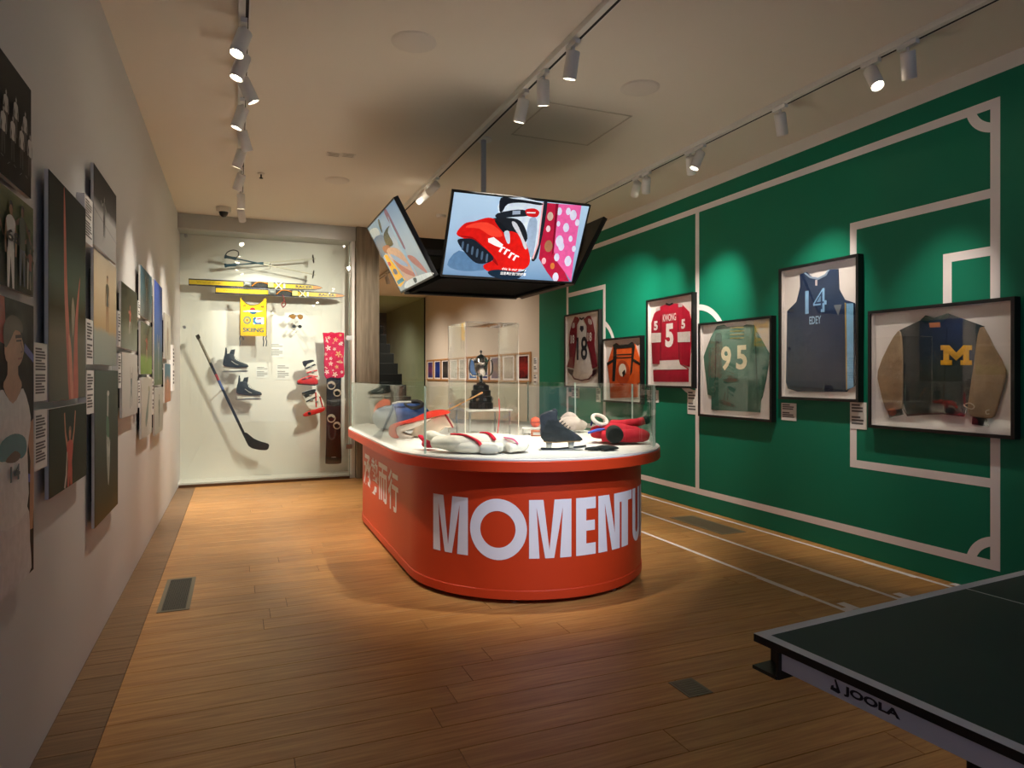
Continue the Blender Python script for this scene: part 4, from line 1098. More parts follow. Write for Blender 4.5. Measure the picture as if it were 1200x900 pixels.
I.append(((150, 40, 40), [(0.42, 0.86), (0.62, 0.84), (0.6, 1), (0.42, 1)])); I.append(((60, 80, 170), stroke([(0.86, 0.84), (1, 0.80)], 0.03, A_))); I.append(((60, 80, 170), stroke([(0.9, 0.36), (1, 0.345)], 0.03, A_)))
sk = (172, 126, 100); wh = (214, 212, 212)
cx_ = 0.70
I.append((sk, stroke([(cx_ + 0.24, 0.56), (cx_ + 0.29, 0.42), (cx_ + 0.27, 0.26), (cx_ + 0.26, 0.16)], [0.10, 0.075, 0.06, 0.045], A_)))
I.append((sk, stroke([(cx_ - 0.28, 0.56), (cx_ - 0.36, 0.42), (cx_ - 0.34, 0.26)], [0.10, 0.075, 0.06], A_)))
I.append(((204, 202, 204), smooth([(cx_ - 0.24, -0.02), (cx_ - 0.22, 0.2), (cx_ - 0.2, 0.27), (cx_ + 0.18, 0.27), (cx_ + 0.24, 0.12), (cx_ + 0.22, -0.02)], 3)))
I.append((wh, smooth([(cx_ - 0.2, 0.24), (cx_ - 0.22, 0.46), (cx_ - 0.27, 0.58), (cx_ - 0.15, 0.69), (cx_ - 0.06, 0.66), (cx_ + 0.06, 0.66), (cx_ + 0.14, 0.69), (cx_ + 0.25, 0.58), (cx_ + 0.2, 0.46), (cx_ + 0.19, 0.24)], 3)))
I.append((sk, smooth([(cx_ - 0.12, 0.7), (cx_ - 0.07, 0.74), (cx_ - 0.06, 0.8), (cx_ + 0.06, 0.8), (cx_ + 0.07, 0.74), (cx_ + 0.12, 0.7), (cx_, 0.64)], 3)))
I.append((sk, smooth([(cx_ - 0.09, 0.79), (cx_ - 0.1, 0.86), (cx_ - 0.04, 0.915), (cx_ + 0.06, 0.91), (cx_ + 0.12, 0.87), (cx_ + 0.15, 0.83), (cx_ + 0.11, 0.785), (cx_ + 0.03, 0.765)], 3)))
I.append(((54, 40, 34), smooth([(cx_ - 0.1, 0.83), (cx_ - 0.12, 0.9), (cx_ - 0.02, 0.945), (cx_ + 0.11, 0.93), (cx_ + 0.13, 0.89), (cx_ + 0.03, 0.895), (cx_ - 0.03, 0.86)], 3)))
I.append(((44, 30, 26), stroke([(cx_ + 0.03, 0.872), (cx_ + 0.12, 0.878)], 0.012, A_))); I.append(((130, 88, 70), stroke([(cx_ + 0.1, 0.855), (cx_ + 0.135, 0.825), (cx_ + 0.1, 0.82)], 0.01, A_))); I.append(((60, 40, 34), stroke([(cx_ + 0.04, 0.858), (cx_ + 0.11, 0.862)], 0.007, A_))); I.append(((150, 86, 76), stroke([(cx_ + 0.06, 0.795), (cx_ + 0.12, 0.80)], 0.007, A_)))
I.append(((40, 120, 132), smooth([(cx_ - 0.2, 0.47), (cx_ - 0.14, 0.52), (cx_ + 0.02, 0.535), (cx_ + 0.16, 0.51), (cx_ + 0.18, 0.46), (cx_ + 0.1, 0.44), (cx_ + 0.02, 0.47), (cx_ - 0.1, 0.45)], 3)))
I.append(((70, 40, 34), smooth([(cx_ - 0.1, 0.45), (cx_ + 0.02, 0.475), (cx_ + 0.1, 0.45), (cx_ + 0.02, 0.435)], 3)))
p.draw(I)
mb = MB(); add_text(mb, '14', p.w * 0.13, p.h * 0.055, -ST - 0.006, flat((30, 90, 104)), p.w * 0.205, p.h * 0.40, 0.03); mb.build('jersey_number', None, p.o)

p = Panel('tall dark green photo panel with blurred red streaks', 56.5, 100, 198, 245, 469, 467, [(0, (104, 110, 100)), (0.3, (120, 118, 102)), (0.42, (70, 66, 36)), (0.55, (84, 104, 88)), (0.78, (34, 46, 38)), (1, (20, 24, 22))], noise=0.02)
red = (190, 92, 74)
p.draw([(red, smooth([(0.36, 0.98), (0.40, 0.9), (0.44, 0.6), (0.5, 0.36), (0.6, 0.0), (0.5, 0.0), (0.42, 0.3), (0.37, 0.55)], 3)), (red, smooth([(0.82, 0.62), (0.78, 0.5), (0.74, 0.3), (0.76, 0.0), (0.62, 0.0), (0.64, 0.28), (0.7, 0.45)], 3)),
        ((206, 130, 108), smooth([(0.48, 0.3), (0.55, 0.0), (0.62, 0.0), (0.56, 0.25)], 3)), ((150, 140, 120), smooth([(0.56, 0.42), (0.6, 0.5), (0.66, 0.42), (0.6, 0.3)], 3))])
p = Panel('dark green photo panel of a person in red with raised arms', 57, 101, 478.5, 473, 586, 556, [(0, (40, 54, 46)), (1, (44, 62, 54))], noise=0.3)
p.draw(person2d(0.5, -0.42, 1.18, p.asp, (176, 116, 90), (186, 64, 54), (170, 60, 52), 'up', (120, 92, 70)) + [((196, 186, 176), stroke([(0.42, 0.44), (0.40, 0.16), (0.36, 0.0)], [0.03, 0.07, 0.09], p.asp))])
p = Panel('black and white photo panel of a lone skater', 109.6, 136, 193, 228, 289, 307.5, [(0, (150, 148, 144)), (0.5, (160, 158, 154)), (0.62, (64, 62, 60)), (1, (40, 40, 40))], noise=0.08)
p.draw([((120, 118, 116), stroke([(0, 0.46), (1, 0.3)], 0.02, p.asp))] + person2d(0.42, 0.2, 0.56, p.asp, (120, 118, 116), (70, 70, 70), (60, 60, 60), 'wide', (30, 30, 30)))
p = Panel('warm brown photo panel of a standing golfer', 109.6, 136, 297, 309, 428, 428, [(0, (150, 160, 150)), (0.28, (160, 166, 154)), (0.34, (190, 164, 122)), (0.7, (206, 188, 156)), (1, (180, 168, 146))], noise=0.1)
p.draw(person2d(0.56, 0.3, 0.56, p.asp, (150, 110, 80), (70, 70, 60), (150, 110, 66), 'down', (60, 46, 36)))
p = Panel('tall narrow dark green photo panel with a blurred white figure', 110.6, 138, 434, 434, 621, 589, [(0, (96, 78, 38)), (0.12, (74, 70, 44)), (0.3, (66, 72, 62)), (0.7, (72, 86, 78)), (1, (82, 96, 88))], noise=0.05)
p.draw([((150, 158, 150), smooth([(0.5, 0.86), (0.56, 0.8), (0.54, 0.6), (0.62, 0.45), (0.56, 0.2), (0.5, 0.3), (0.46, 0.5), (0.48, 0.7)], 3)), ((56, 110, 84), smooth([(0.46, 0.68), (0.56, 0.66), (0.58, 0.54), (0.46, 0.56)], 3)), ((178, 184, 176), smooth([(0.5, 0.5), (0.58, 0.46), (0.62, 0.52), (0.6, 0.42), (0.52, 0.4)], 3)), ((190, 190, 180), ell(0.53, 0.84, 0.05, 0.02))])
p = Panel('olive photo panel of a crouching racer in red', 142, 160.7, 331, 343, 406.7, 412.6, [(0, (140, 146, 132)), (0.3, (120, 126, 108)), (0.5, (84, 86, 66)), (1, (60, 62, 50))], noise=0.25)
p.draw(person2d(0.5, 0.22, 0.5, p.asp, (160, 110, 90), (186, 70, 56), (180, 170, 160), 'wide', (150, 60, 50), 0, 'run'))
p = Panel('pale photo panel of a leaping dancer in grey', 142.7, 161, 413.5, 415, 490, 484, [(0, (178, 176, 170)), (1, (196, 194, 186))], noise=0.3)
p.draw(person2d(0.55, 0.08, 0.62, p.asp, (150, 130, 116), (88, 104, 102), (96, 110, 106), 'up', (60, 52, 44), 0.05, 'run'))
p = Panel('blue grey photo panel of an athlete above a green field panel', 164.5, 177.7, 312, 323, 369.5, 378, [(0, (120, 124, 118)), (0.5, (86, 116, 124)), (1, (72, 110, 130))], noise=0.3)
p.draw(person2d(0.5, 0.06, 0.7, p.asp, (150, 130, 110), (120, 130, 126), (90, 110, 112), 'up', (50, 50, 50)))
p = Panel('photo panel of a red and orange player over a bright green field', 164.7, 177.8, 377.5, 382, 438, 438.5, [(0, (130, 160, 84)), (0.3, (140, 168, 92)), (0.4, (120, 120, 92)), (1, (104, 112, 92))], noise=0.15)
p.draw(person2d(0.5, 0.2, 0.62, p.asp, (170, 110, 80), (196, 96, 76), (186, 160, 130), 'wide', (70, 50, 40), 0, 'run'))
p = Panel('pale photo panel of a slim figure bending backwards', 165.5, 177.8, 442, 442, 515, 507, [(0, (186, 186, 178)), (1, (196, 196, 186))], noise=0.2)
p.draw([((110, 126, 116), smooth([(0.42, 0.16), (0.6, 0.3), (0.68, 0.55), (0.8, 0.78), (0.72, 0.8), (0.56, 0.58), (0.36, 0.3)], 3)), ((150, 150, 120), ell(0.7, 0.8, 0.09, 0.05))])
p = Panel('tall blue photo panel above a pale panel', 180.7, 190, 327, 338, 451, 451, [(0, (110, 124, 96)), (0.25, (96, 118, 110)), (0.5, (70, 100, 150)), (1, (52, 76, 156))], noise=0.2)
p.draw(person2d(0.5, 0.04, 0.4, p.asp, (140, 140, 130), (110, 130, 130), (120, 130, 110), 'up', (60, 60, 60)))
p = Panel('small pale photo panel with a grey green figure', 181, 191, 454, 454, 510, 504, [(0, (180, 184, 176)), (1, (190, 192, 184))], noise=0.2)
p.draw(person2d(0.5, 0.1, 0.76, p.asp, (120, 130, 116), (96, 116, 100), (110, 124, 110), 'down', (70, 76, 66)))
p = Panel('small grey photo panel at the end of the photo wall', 193, 199.7, 367.5, 371, 420, 422, [(0, (180, 178, 166)), (1, (186, 184, 170))], noise=0.3)
p.draw(person2d(0.5, 0.06, 0.8, p.asp, (120, 104, 90), (130, 110, 92), (110, 100, 88), 'down', (60, 50, 44)))
p = Panel('small blue and orange photo panel at the end of the photo wall', 193, 199.7, 426, 427, 472, 470, [(0, (170, 120, 90)), (0.5, (160, 130, 110)), (0.7, (90, 120, 130)), (1, (84, 116, 130))], noise=0.3)
p.draw(person2d(0.5, 0.05, 0.66, p.asp, (180, 120, 90), (190, 130, 90), (150, 110, 90), 'wide', (80, 56, 40)))
X1 = XL + 0.001
card(40, 55, 401, 471, 'upper text card beside the basketball player photo panel', X1, WLr, 16)
card(40.5, 55, 481.5, 553, 'lower text card beside the basketball player photo panel', X1, WLr, 16)
card(99.5, 108.5, 226, 282, 'text card beside the black and white skater panel', X1, WLr, 14)
card(101.2, 109, 373, 427, 'text card beside the warm brown golfer panel', X1, WLr, 12)
card(101.4, 109.8, 434, 486, 'text card beside the tall narrow dark green panel', X1, WLr, 12)
card(138.4, 141.3, 364, 406, 'narrow text card beside the olive racer panel', X1, WLr, 10)
card(138.6, 141.9, 414, 455, 'narrow text card beside the leaping dancer panel', X1, WLr, 10)
card(161.8, 164.2, 352, 372, 'tiny text card beside the blue grey athlete panel', X1, WLr, 6)
card(162, 164.2, 446, 478, 'tiny text card beside the bending figure panel', X1, WLr, 8)
card(178.5, 180.2, 444, 486, 'tiny text card beside the tall blue panel', X1, WLr, 8)
card(202.5, 204.5, 404, 458, 'thin text card at the far end of the photo wall', X1, WLr, 10)

# ================================================================== PICTURES ON THE FAR BEIGE WALL
M_OAKF = mat('oak_frame', (176, 128, 80), 0.5, vary=0.15, scale=8)
zt_ = onX(612, 413, XR - 0.03)[1]; zb_ = onX(612, 448, XR - 0.03)[1]
ystart = onX(621, 430, XR - 0.03)[0]; pw = 0.62
cols_ = [((40, 20, 20), (150, 40, 36)), ((150, 130, 116), (190, 176, 160)), ((120, 110, 130), (160, 140, 120)), ((60, 66, 120), (110, 104, 140)), ((70, 110, 170), (110, 140, 190)), ((120, 120, 116), (176, 170, 160)), ((150, 150, 140), (190, 186, 176)), ((30, 30, 36), (70, 66, 60)), ((24, 34, 90), (40, 60, 130)), ((40, 60, 110), (120, 60, 90))]
names = ['black and red', 'pale brown', 'dusty grey', 'violet', 'light blue', 'grey', 'pale grey', 'near black', 'deep blue', 'blue and pink']
for k in range(10):
    y = ystart + pw / 2 + k * (pw + 0.012)
    o = empty('framed_photo', (XR - 0.001, y, zb_), -math.pi / 2, names[k] + ' photo in an oak frame on the far beige wall', 'framed photo')
    w, h = pw / 2, zt_ - zb_; b = 0.03
    MB().box(-w, w, -0.03, 0, 0, b).box(-w, w, -0.03, 0, h - b, h).box(-w, -w + b, -0.03, 0, b, h - b).box(w - b, w, -0.03, 0, b, h - b).build('frame', M_OAKF, o)
    bx('mount', -w + b, w - b, -0.014, -0.002, b, h - b, M_MAT, o)
    a, c = cols_[k]
    bx('picture', -w + 0.11, w - 0.11, -0.016, -0.014, b + 0.03, h - b - 0.03, gradient_mat('far_photo', [(0, a), (0.5, c), (1, a)], 'Z', 0.5, 0, 0.9, 5), o)
card(625.5, 629.8, 419, 436, 'upper caption card at the end of the far beige wall', XR - 0.001, WR, 6)
card(625.5, 629.8, 439, 451, 'lower caption card at the end of the far beige wall', XR - 0.001, WR, 4)

# ================================================================== SKIS AND SKATES IN THE WALL CASE
YI = 9.14                                  # the things hang between the glass and the white wall
class Hung:
    """thing hung in the case; shapes are given in photo pixels and stand in the plane y = YI"""
    def __init__(s, name, label, cat, u, v, ox=0, oy=0, k=1.0, group=None, y=YI):
        s.y = y; x, z = onY(u, v, y); s.c = (x, z)
        s.o = empty(name, (x, y, z), 0, label, cat, group); s.ox, s.oy, s.k = ox, oy, k
    def P(s, x, y):
        a, b = onY(s.ox + x / s.k, s.oy + y / s.k, s.y); return (a - s.c[0], b - s.c[1])
    def Z(s, pts): return [s.P(*p) for p in pts]
    def puff(s, name, pts, m, d0, d1, r=0.01, sm=0, parent=None):
        p = s.Z(pts); p = smooth(p, sm) if sm else p
        return MB().puff(p, d0, d1, r, None, 3).build(name, m, parent or s.o)
    def line(s, name, pts, r, m, y=0.0, parent=None, sm=0, n=8):
        p = s.Z(pts); p = smooth(p, sm, False) if sm else p
        return MB().tube([(a, y, b) for a, b in p], r, n).build(name, m, parent or s.o)
    def rod(s, y=0.0):
        """steel pin that fixes it to the wall"""
        MB().tube([(0, y, 0), (0, YB - s.y - 0.001, 0)], 0.006, 8).build('mounting_pin', M_STEEL, s.o)

M_YEL = mat('ski_yellow', (226, 190, 40), 0.35, coat=0.3)
M_NAVY = mat('ski_navy', (34, 36, 62), 0.4)
M_ORN = mat('ski_orange', (214, 132, 36), 0.4)
def ski(label, u0, v0, u1, v1, tx):
    s = Hung('ski', label, 'ski', (u0 + u1) / 2, (v0 + v1) / 2)
    (ax, az), (bx_, bz) = s.P(u0, v0), s.P(u1, v1); L = math.hypot(bx_ - ax, bz - az); ang = math.atan2(bz - az, bx_ - ax)
    o = s.o; o.rotation_euler = (0, -ang, 0); h = L / 2; w = 0.042
    def outline(k, t): return [(-h + t, -w * k), (h * 0.72, -w * k * 0.96), (h * 0.86, -w * k * 0.8), (h * 0.95, -w * k * 0.45), (h - t, 0), (h * 0.95, w * k * 0.45), (h * 0.86, w * k * 0.8), (h * 0.72, w * k * 0.96), (-h + t, w * k)]
    MB().prism(outline(1, 0), -0.008, 0.008).build('ski_body', M_NAVY, o)
    MB().prism(outline(0.64, 0.006), -0.0095, -0.008).build('top_sheet', M_YEL, o)
    MB().prism([(h * 0.84, -w * 0.5), (h * 0.95, -w * 0.3), (h * 0.985, 0), (h * 0.95, w * 0.3), (h * 0.84, w * 0.5)], -0.0105, -0.0095).build('tip_sheet', M_ORN, o)
    bx('white_mark', h * 0.38, h * 0.41, -0.0108, -0.0094, -w * 0.7, w * 0.7, M_CARD, o)
    mb = MB(); add_text(mb, 'RACER', L * 0.13, 0.034, -0.0102, M_NAVY, h * 0.70, 0, 0.03); mb.build('lettering', None, o)
    mb = MB(); add_text(mb, 'World Cup', L * 0.17, 0.03, -0.0102, mat('ski_print', (150, 118, 20), 0.5), -h * 0.72, 0, 0.0); mb.build('lettering', None, o)
    b = tx * h
    bx('binding_plate', b - 0.19, b + 0.17, -0.016, -0.0095, -w * 0.66, w * 0.66, M_BLACK, o, 0.002)
    hl = bx('heel_piece', b - 0.19, b - 0.10, -0.062, -0.016, -0.032, 0.032, mat('binding_grey', (110, 112, 112), 0.45), o, 0.008)
    bx('heel_lever', b - 0.17, b - 0.12, -0.085, -0.062, -0.014, 0.014, M_STEEL, hl, 0.003)
    bx('toe_piece', b + 0.10, b + 0.17, -0.055, -0.016, -0.032, 0.032, mat('binding_yellow', (206, 200, 120), 0.45), o, 0.008)
    for sg in (-1, 1):
        MB().tube([(b + 0.19, -0.03, -0.04 * sg), (b + 0.27, -0.03, 0.045 * sg)], 0.007, 8).build('brake_arm', mat('brake_white', (226, 224, 216), 0.5), o)
    MB().tube(smooth([(b - 0.09, -0.018, -0.02), (b - 0.03, -0.03, 0.03), (b + 0.04, -0.03, 0.034), (b + 0.1, -0.02, 0.016)], 4, False), 0.006, 6).build('strap', M_ORN, o)
    for q in (-h * 0.55, h * 0.5): MB().tube([(q, 0.008, 0), (q, YB - YI - 0.001, 0)], 0.006, 8).build('mounting_pin', M_STEEL, o)
    return o
ski('upper yellow ski with navy edges hung in the wall case', 224, 330.5, 381, 337.5, 0.02)
s2 = ski('lower yellow ski with navy edges above the yellow bib', 255, 340, 407, 347, 0.02)
lc = Hung('ski_leash', 'dark red cord dangling from the lower yellow ski', 'cord', 332, 352)
lc.line('cord', [(331, 346), (333, 352), (330, 357), (332, 361)], 0.007, mat('cord_red', (120, 40, 40), 0.7), -0.03, sm=4)
lc.line('cord_end', [(333, 352), (334.5, 357), (332, 360)], 0.006, mat('cord_red', (120, 40, 40), 0.7), -0.03, sm=4)

M_POLE = mat('pole_metal', (206, 200, 182), 0.4, 0.0)
M_TEAL = mat('grip_teal', (22, 66, 84), 0.5)
def pole(label, a, b, strap):
    s = Hung('ski_pole', label, 'ski pole', (a[0] + b[0]) / 2, (a[1] + b[1]) / 2, y=YI - (0.03 if strap else 0.0))
    def at(t): return (a[0] + (b[0] - a[0]) * t, a[1] + (b[1] - a[1]) * t)
    s.line('shaft', [at(0.1), at(0.98)], 0.0075, M_POLE)
    s.line('teal_shaft', [at(0.1), at(0.42)], 0.0090, M_TEAL)
    p = [s.P(*at(t)) for t in (0.0, 0.012, 0.03, 0.08, 0.115, 0.13)]
    MB().tube([(x, 0, z) for x, z in p], [0.022, 0.026, 0.018, 0.017, 0.021, 0.012], 12).build('grip', M_TEAL, s.o)
    c = s.P(*at(0.955)); d = s.P(*at(1.0)); dx, dz = d[0] - c[0], d[1] - c[1]; l = math.hypot(dx, dz); dx /= l; dz /= l
    r = 0.052; pts = [(c[0] - dz * r * math.cos(t), r * math.sin(t), c[1] + dx * r * math.cos(t)) for t in [2 * math.pi * k / 20 for k in range(20)]]
    MB().tube(pts, 0.005, 6, closed=True).build('basket', M_BLACK, s.o)
    for k in range(3):
        t = 2 * math.pi * k / 3 + 0.4
        MB().tube([(c[0], 0, c[1]), (c[0] - dz * r * math.cos(t), r * math.sin(t), c[1] + dx * r * math.cos(t))], 0.004, 6).build('basket_spoke', M_BLACK, s.o)
    if strap: s.line('wrist_strap', [(264, 301), (266, 296), (273, 293), (279, 295), (279, 300), (275, 303)], 0.0065, M_BLACK, 0, sm=5)
    MB().tube([(0, 0, 0), (0, YB - s.y - 0.001, 0)], 0.005, 8).build('mounting_pin', M_STEEL, s.o)
pole('teal gripped ski pole with a wrist strap, its basket hanging lower', (263, 300.5), (372, 322.5), True)
pole('teal gripped ski pole slanting up to its basket', (263, 311.3), (372, 303), False)

# yellow bib
b = Hung('bib', 'yellow competition bib with SKIING lettering and printed emblems', 'bib', 296, 372, 270, 340, 12)
b.puff('cloth', [(140, 100), (155, 105), (180, 150), (230, 195), (310, 215), (390, 200), (440, 165), (475, 118), (505, 112), (505, 400), (502, 650), (320, 646), (140, 642), (138, 400)], cloth((244, 186, 28), 0.25, 10), -0.012, 0.0, 0.003)
mb = MB()
def bp(c, pts, lift, sm=0):
    p = b.Z(pts); p = smooth(p, sm) if sm else p
    mb.poly(p, -0.0125 - lift * 0.0004, flat(c))
bp((176, 44, 52), arcs(312, 290, 42, -44, 0, math.pi), 1); bp((244, 244, 240), [(170, 296), (250, 286), (310, 282), (390, 288), (460, 294), (380, 312), (240, 312)], 2)
bp((30, 96, 130), arcs(322, 306, 52, 32, 0, math.pi), 2.5); bp((120, 130, 100), [(180, 302), (260, 304), (260, 312), (180, 312)], 3)
bp((40, 110, 130), ell(236, 424, 54, 54, 24), 1); bp((236, 190, 40), ell(236, 424, 42, 42, 24), 2); bp((120, 150, 110), ell(236, 424, 38, 38, 20), 2.5); bp((232, 190, 60), ell(236, 424, 28, 28, 18), 3); bp((200, 80, 50), [(222, 410), (250, 412), (244, 440), (226, 438)], 4)
bp((244, 244, 240), [(320, 384), (470, 384), (470, 480), (320, 480)], 1); bp((40, 90, 160), [(318, 400), (345, 380), (365, 390), (345, 430), (372, 460), (430, 456), (436, 478), (345, 480), (320, 450)], 2)
bp((200, 50, 50), [(370, 400), (430, 394), (440, 410), (375, 418)], 3); bp((60, 150, 190), [(330, 420), (342, 404), (350, 430), (360, 470), (340, 468)], 3.5)
tb_ = [(-0.013, t) for t in ()]
def bt(t, x, y, w, h, c, bold):
    (x0, z0), (x1, z1) = b.P(x - w / 2, y + h / 2), b.P(x + w / 2, y - h / 2)
    add_text(mb, t, abs(x1 - x0), abs(z1 - z0), -0.0142, flat(c), (x0 + x1) / 2, (z0 + z1) / 2, bold)
bt('SKIING', 322, 562, 290, 52, (22, 96, 112), 0.02); bt('47', 200, 222, 44, 30, (60, 56, 40), 0.02); bt('48', 448, 234, 44, 30, (60, 56, 40), 0.02)
mb.build('print', None, b.o)
for x in (140, 175, 470, 510):
    b.line('tie_tape', [(x, 642), (x - 10, 680), (x - 2, 720), (x - 8, 790)] if x != 175 else [(150, 640), (178, 660), (186, 700)], 0.006, mat('tie_black', (40, 42, 56), 0.7), -0.006, sm=4)
b.line('edge_piping', [(140, 100), (180, 150), (230, 195), (310, 215), (390, 200), (440, 165), (500, 112)], 0.0055, M_BLACKM, -0.008, sm=4)
b.line('edge_piping', [(138, 105), (138, 642)], 0.0055, M_BLACKM, -0.006); b.line('edge_piping', [(506, 112), (503, 650)], 0.0055, M_BLACKM, -0.006)
b.rod()

g = Hung('goggles', 'amber lensed sports glasses pinned above the text card', 'glasses', 346.5, 371, 270, 340, 12)
amber = mat('amber_lens', (150, 104, 36), 0.15, coat=0.5)
g.puff('lens', [(820, 372), (850, 352), (905, 350), (918, 372), (900, 404), (864, 404)], amber, -0.03, -0.015, 0.004, 2); g.puff('lens', [(940, 372), (950, 352), (1005, 356), (1020, 380), (1000, 412), (962, 408)], amber, -0.03, -0.015, 0.004, 2)
g.line('frame_bridge', [(822, 360), (880, 346), (930, 362), (980, 348), (1020, 366)], 0.006, M_BLACK, -0.02, sm=3)
for x in (824, 1016): MB().tube([(g.P(x, 366)[0], -0.02, g.P(x, 366)[1]), (g.P(x, 372)[0], 0.12, g.P(x, 372)[1])], 0.005, 6).build('temple_arm', M_BLACK, g.o)
g.rod(-0.01)
g = Hung('sunglasses', 'dark lensed sunglasses pinned below the amber glasses', 'glasses', 348, 382.5, 270, 340, 12)
dk = mat('dark_lens', (52, 52, 46), 0.12)
g.puff('lens', ell(893, 510, 28, 24, 14), dk, -0.03, -0.018, 0.003); g.puff('lens', ell(975, 514, 28, 24, 14), dk, -0.03, -0.018, 0.003)
g.line('frame_bridge', [(918, 504), (934, 498), (950, 506)], 0.005, M_STEEL, -0.02, sm=3)
for x in (866, 1002): MB().tube([(g.P(x, 506)[0], -0.02, g.P(x, 506)[1]), (g.P(x, 512)[0], 0.12, g.P(x, 512)[1])], 0.004, 6).build('temple_arm', M_STEEL, g.o)
g.rod(-0.01)

def wall_card(u0, u1, v0, v1, label):
    x0, z1 = onY(u0, v0, YB); x1, z0 = onY(u1, v1, YB)
    o = empty('caption_card', ((x0 + x1) / 2, YB - 0.001, z0), 0, label, 'label card'); w, h = (x1 - x0) / 2, z1 - z0
    bx('card', -w, w, -0.003, 0, 0, h, M_CARD, o)
    mb = MB()
    for k in range(7):
        if k == 2: continue
        z = h * (0.9 - 0.12 * k); mb.poly(rect(-w * 0.85, w * (0.85 if k % 3 else 0.3), z - h * 0.03, z + h * 0.03), -0.0036)
    mb.build('text_lines', mat('pale_ink', (150, 148, 144), 0.7), o)
wall_card(317, 332.5, 402, 419, 'text card in the wall case below the glasses')
wall_card(300, 314.5, 429, 443, 'text card in the wall case beside the ice skates')
wall_card(324, 339.5, 427, 445, 'text card in the wall case beside the ski boots')

# ice hockey skates
M_SK = mat('skate_black', (34, 42, 42), 0.5, bump=0.3, scale=30, vary=0.3)
def hockey_skate(label, du, dv):
    k = 10.59
    s = Hung('ice_skate', label, 'ice skate', 276 + du, 424 + dv, 225 + du, 390 + dv, k)
    s.puff('boot', [(385, 402), (388, 345), (402, 285), (430, 264), (470, 258), (520, 268), (536, 325), (600, 362), (680, 388), (698, 408), (690, 428), (560, 432), (430, 420)], M_SK, -0.05, 0.04, 0.022, 2)
    s.puff('tongue', [(462, 262), (484, 212), (536, 204), (526, 270), (505, 285)], M_SK, -0.03, 0.03, 0.008)
    s.puff('tendon_guard', [(404, 282), (414, 186), (428, 184), (436, 225), (436, 268)], M_SK, -0.025, 0.02, 0.006)
    s.puff('blade_holder', [(386, 412), (560, 432), (690, 430), (672, 466), (625, 466), (600, 448), (480, 448), (450, 472), (392, 474)], mat('holder_white', (214, 208, 196), 0.45), -0.018, 0.012, 0.004)
    s.puff('blade', [(372, 474), (450, 472), (625, 466), (690, 466), (698, 474), (680, 488), (380, 490)], M_STEEL, -0.005, 0.0, 0.001)
    for j in range(6):
        x, y = 532 + j * 17, 296 + j * 15
        s.line('lace', [(x - 6, y + 22), (x + 8, y)], 0.004, mat('lace_pale', (170, 170, 160), 0.8), -0.035)
    s.line('side_stripe', [(490, 352), (540, 388), (575, 400)], 0.005, mat('lace_pale', (170, 170, 160), 0.8), -0.05)
    s.rod()
hockey_skate('upper black ice hockey skate mounted in the wall case', 0, 0)
hockey_skate('lower black ice hockey skate mounted in the wall case', 15.6, 32.5)

# hockey stick
s = Hung('hockey_stick', 'dark hockey stick with a taped pale grip leaning in the wall case', 'hockey stick', 262, 455)
def hs(name, a, b_, m, w=0.016): s.line(name, [a, b_], w, m, 0, n=4)
def lerp(t): return (231 + (288 - 231) * t, 393 + (513 - 393) * t)
hs('grip_tape', lerp(0), lerp(0.27), mat('grip_grey', (140, 132, 118), 0.8)); hs('shaft', lerp(0.27), lerp(0.38), M_BLACK); hs('shaft_band', lerp(0.38), lerp(0.44), mat('stick_red', (170, 40, 34), 0.4)); hs('shaft_band', lerp(0.44), lerp(0.53), mat('stick_blue', (70, 90, 150), 0.4)); hs('shaft', lerp(0.53), lerp(1.0), M_BLACK)
s.puff('end_cap', [(229, 393.5), (233, 391.5), (235, 396), (231.2, 398)], M_BLACK, -0.018, 0.018, 0.003)
s.puff('blade', [(285.5, 509), (289, 507), (297, 513.5), (306, 517.5), (314.5, 520), (315, 524), (312, 527.5), (300, 526.5), (291, 522.5)], M_BLACKM, -0.012, 0.006, 0.004, 2)
MB().tube([(0, 0, 0), (0, YB - YI - 0.001, 0)], 0.006, 8).build('mounting_pin', M_STEEL, s.o)

# ski boots
M_RED = mat('boot_red', (206, 40, 34), 0.3, coat=0.4)
M_BWH = mat('boot_white', (224, 218, 208), 0.35)
s = Hung('ski_boot', 'red and white ski boot tilted up, beside the floral cloth', 'ski boot', 361, 437, 340, 380, 10)
s.puff('lower_shell', [(78, 668), (120, 638), (200, 608), (250, 590), (310, 640), (322, 688), (290, 708), (180, 704), (96, 696)], M_RED, -0.07, 0.03, 0.025, 2)
s.puff('cuff', [(150, 440), (190, 424), (240, 418), (276, 432), (310, 490), (332, 580), (342, 636), (300, 664), (236, 616), (186, 574), (168, 510)], M_BWH, -0.06, 0.02, 0.02, 2)
s.puff('liner', [(142, 438), (200, 424), (262, 416), (270, 440), (200, 470), (170, 505)], M_BLACKM, -0.064, 0.024, 0.012, 2)
for a_, b_, m in (((176, 520), (290, 470), M_BLACK), ((190, 570), (310, 540), M_RED), ((130, 650), (250, 620), M_BLACK), ((230, 600), (320, 610), M_RED)): s.line('buckle_strap', [a_, b_], 0.009, m, -0.064)
for a_ in ((236, 500), (256, 560), (190, 634)): s.puff('buckle', [(a_[0] - 14, a_[1] - 8), (a_[0] + 14, a_[1] - 12), (a_[0] + 16, a_[1] + 4), (a_[0] - 12, a_[1] + 8)], M_STEEL, -0.08, -0.06, 0.003)
s.puff('sole', [(80, 690), (290, 706), (322, 690), (322, 702), (290, 720), (90, 706)], M_BLACKM, -0.06, 0.02, 0.006)
s.rod()
s = Hung('ski_boot', 'white ski boot with red sole lying toe down, beside the snowboard', 'ski boot', 367, 473, 340, 440, 8.18)
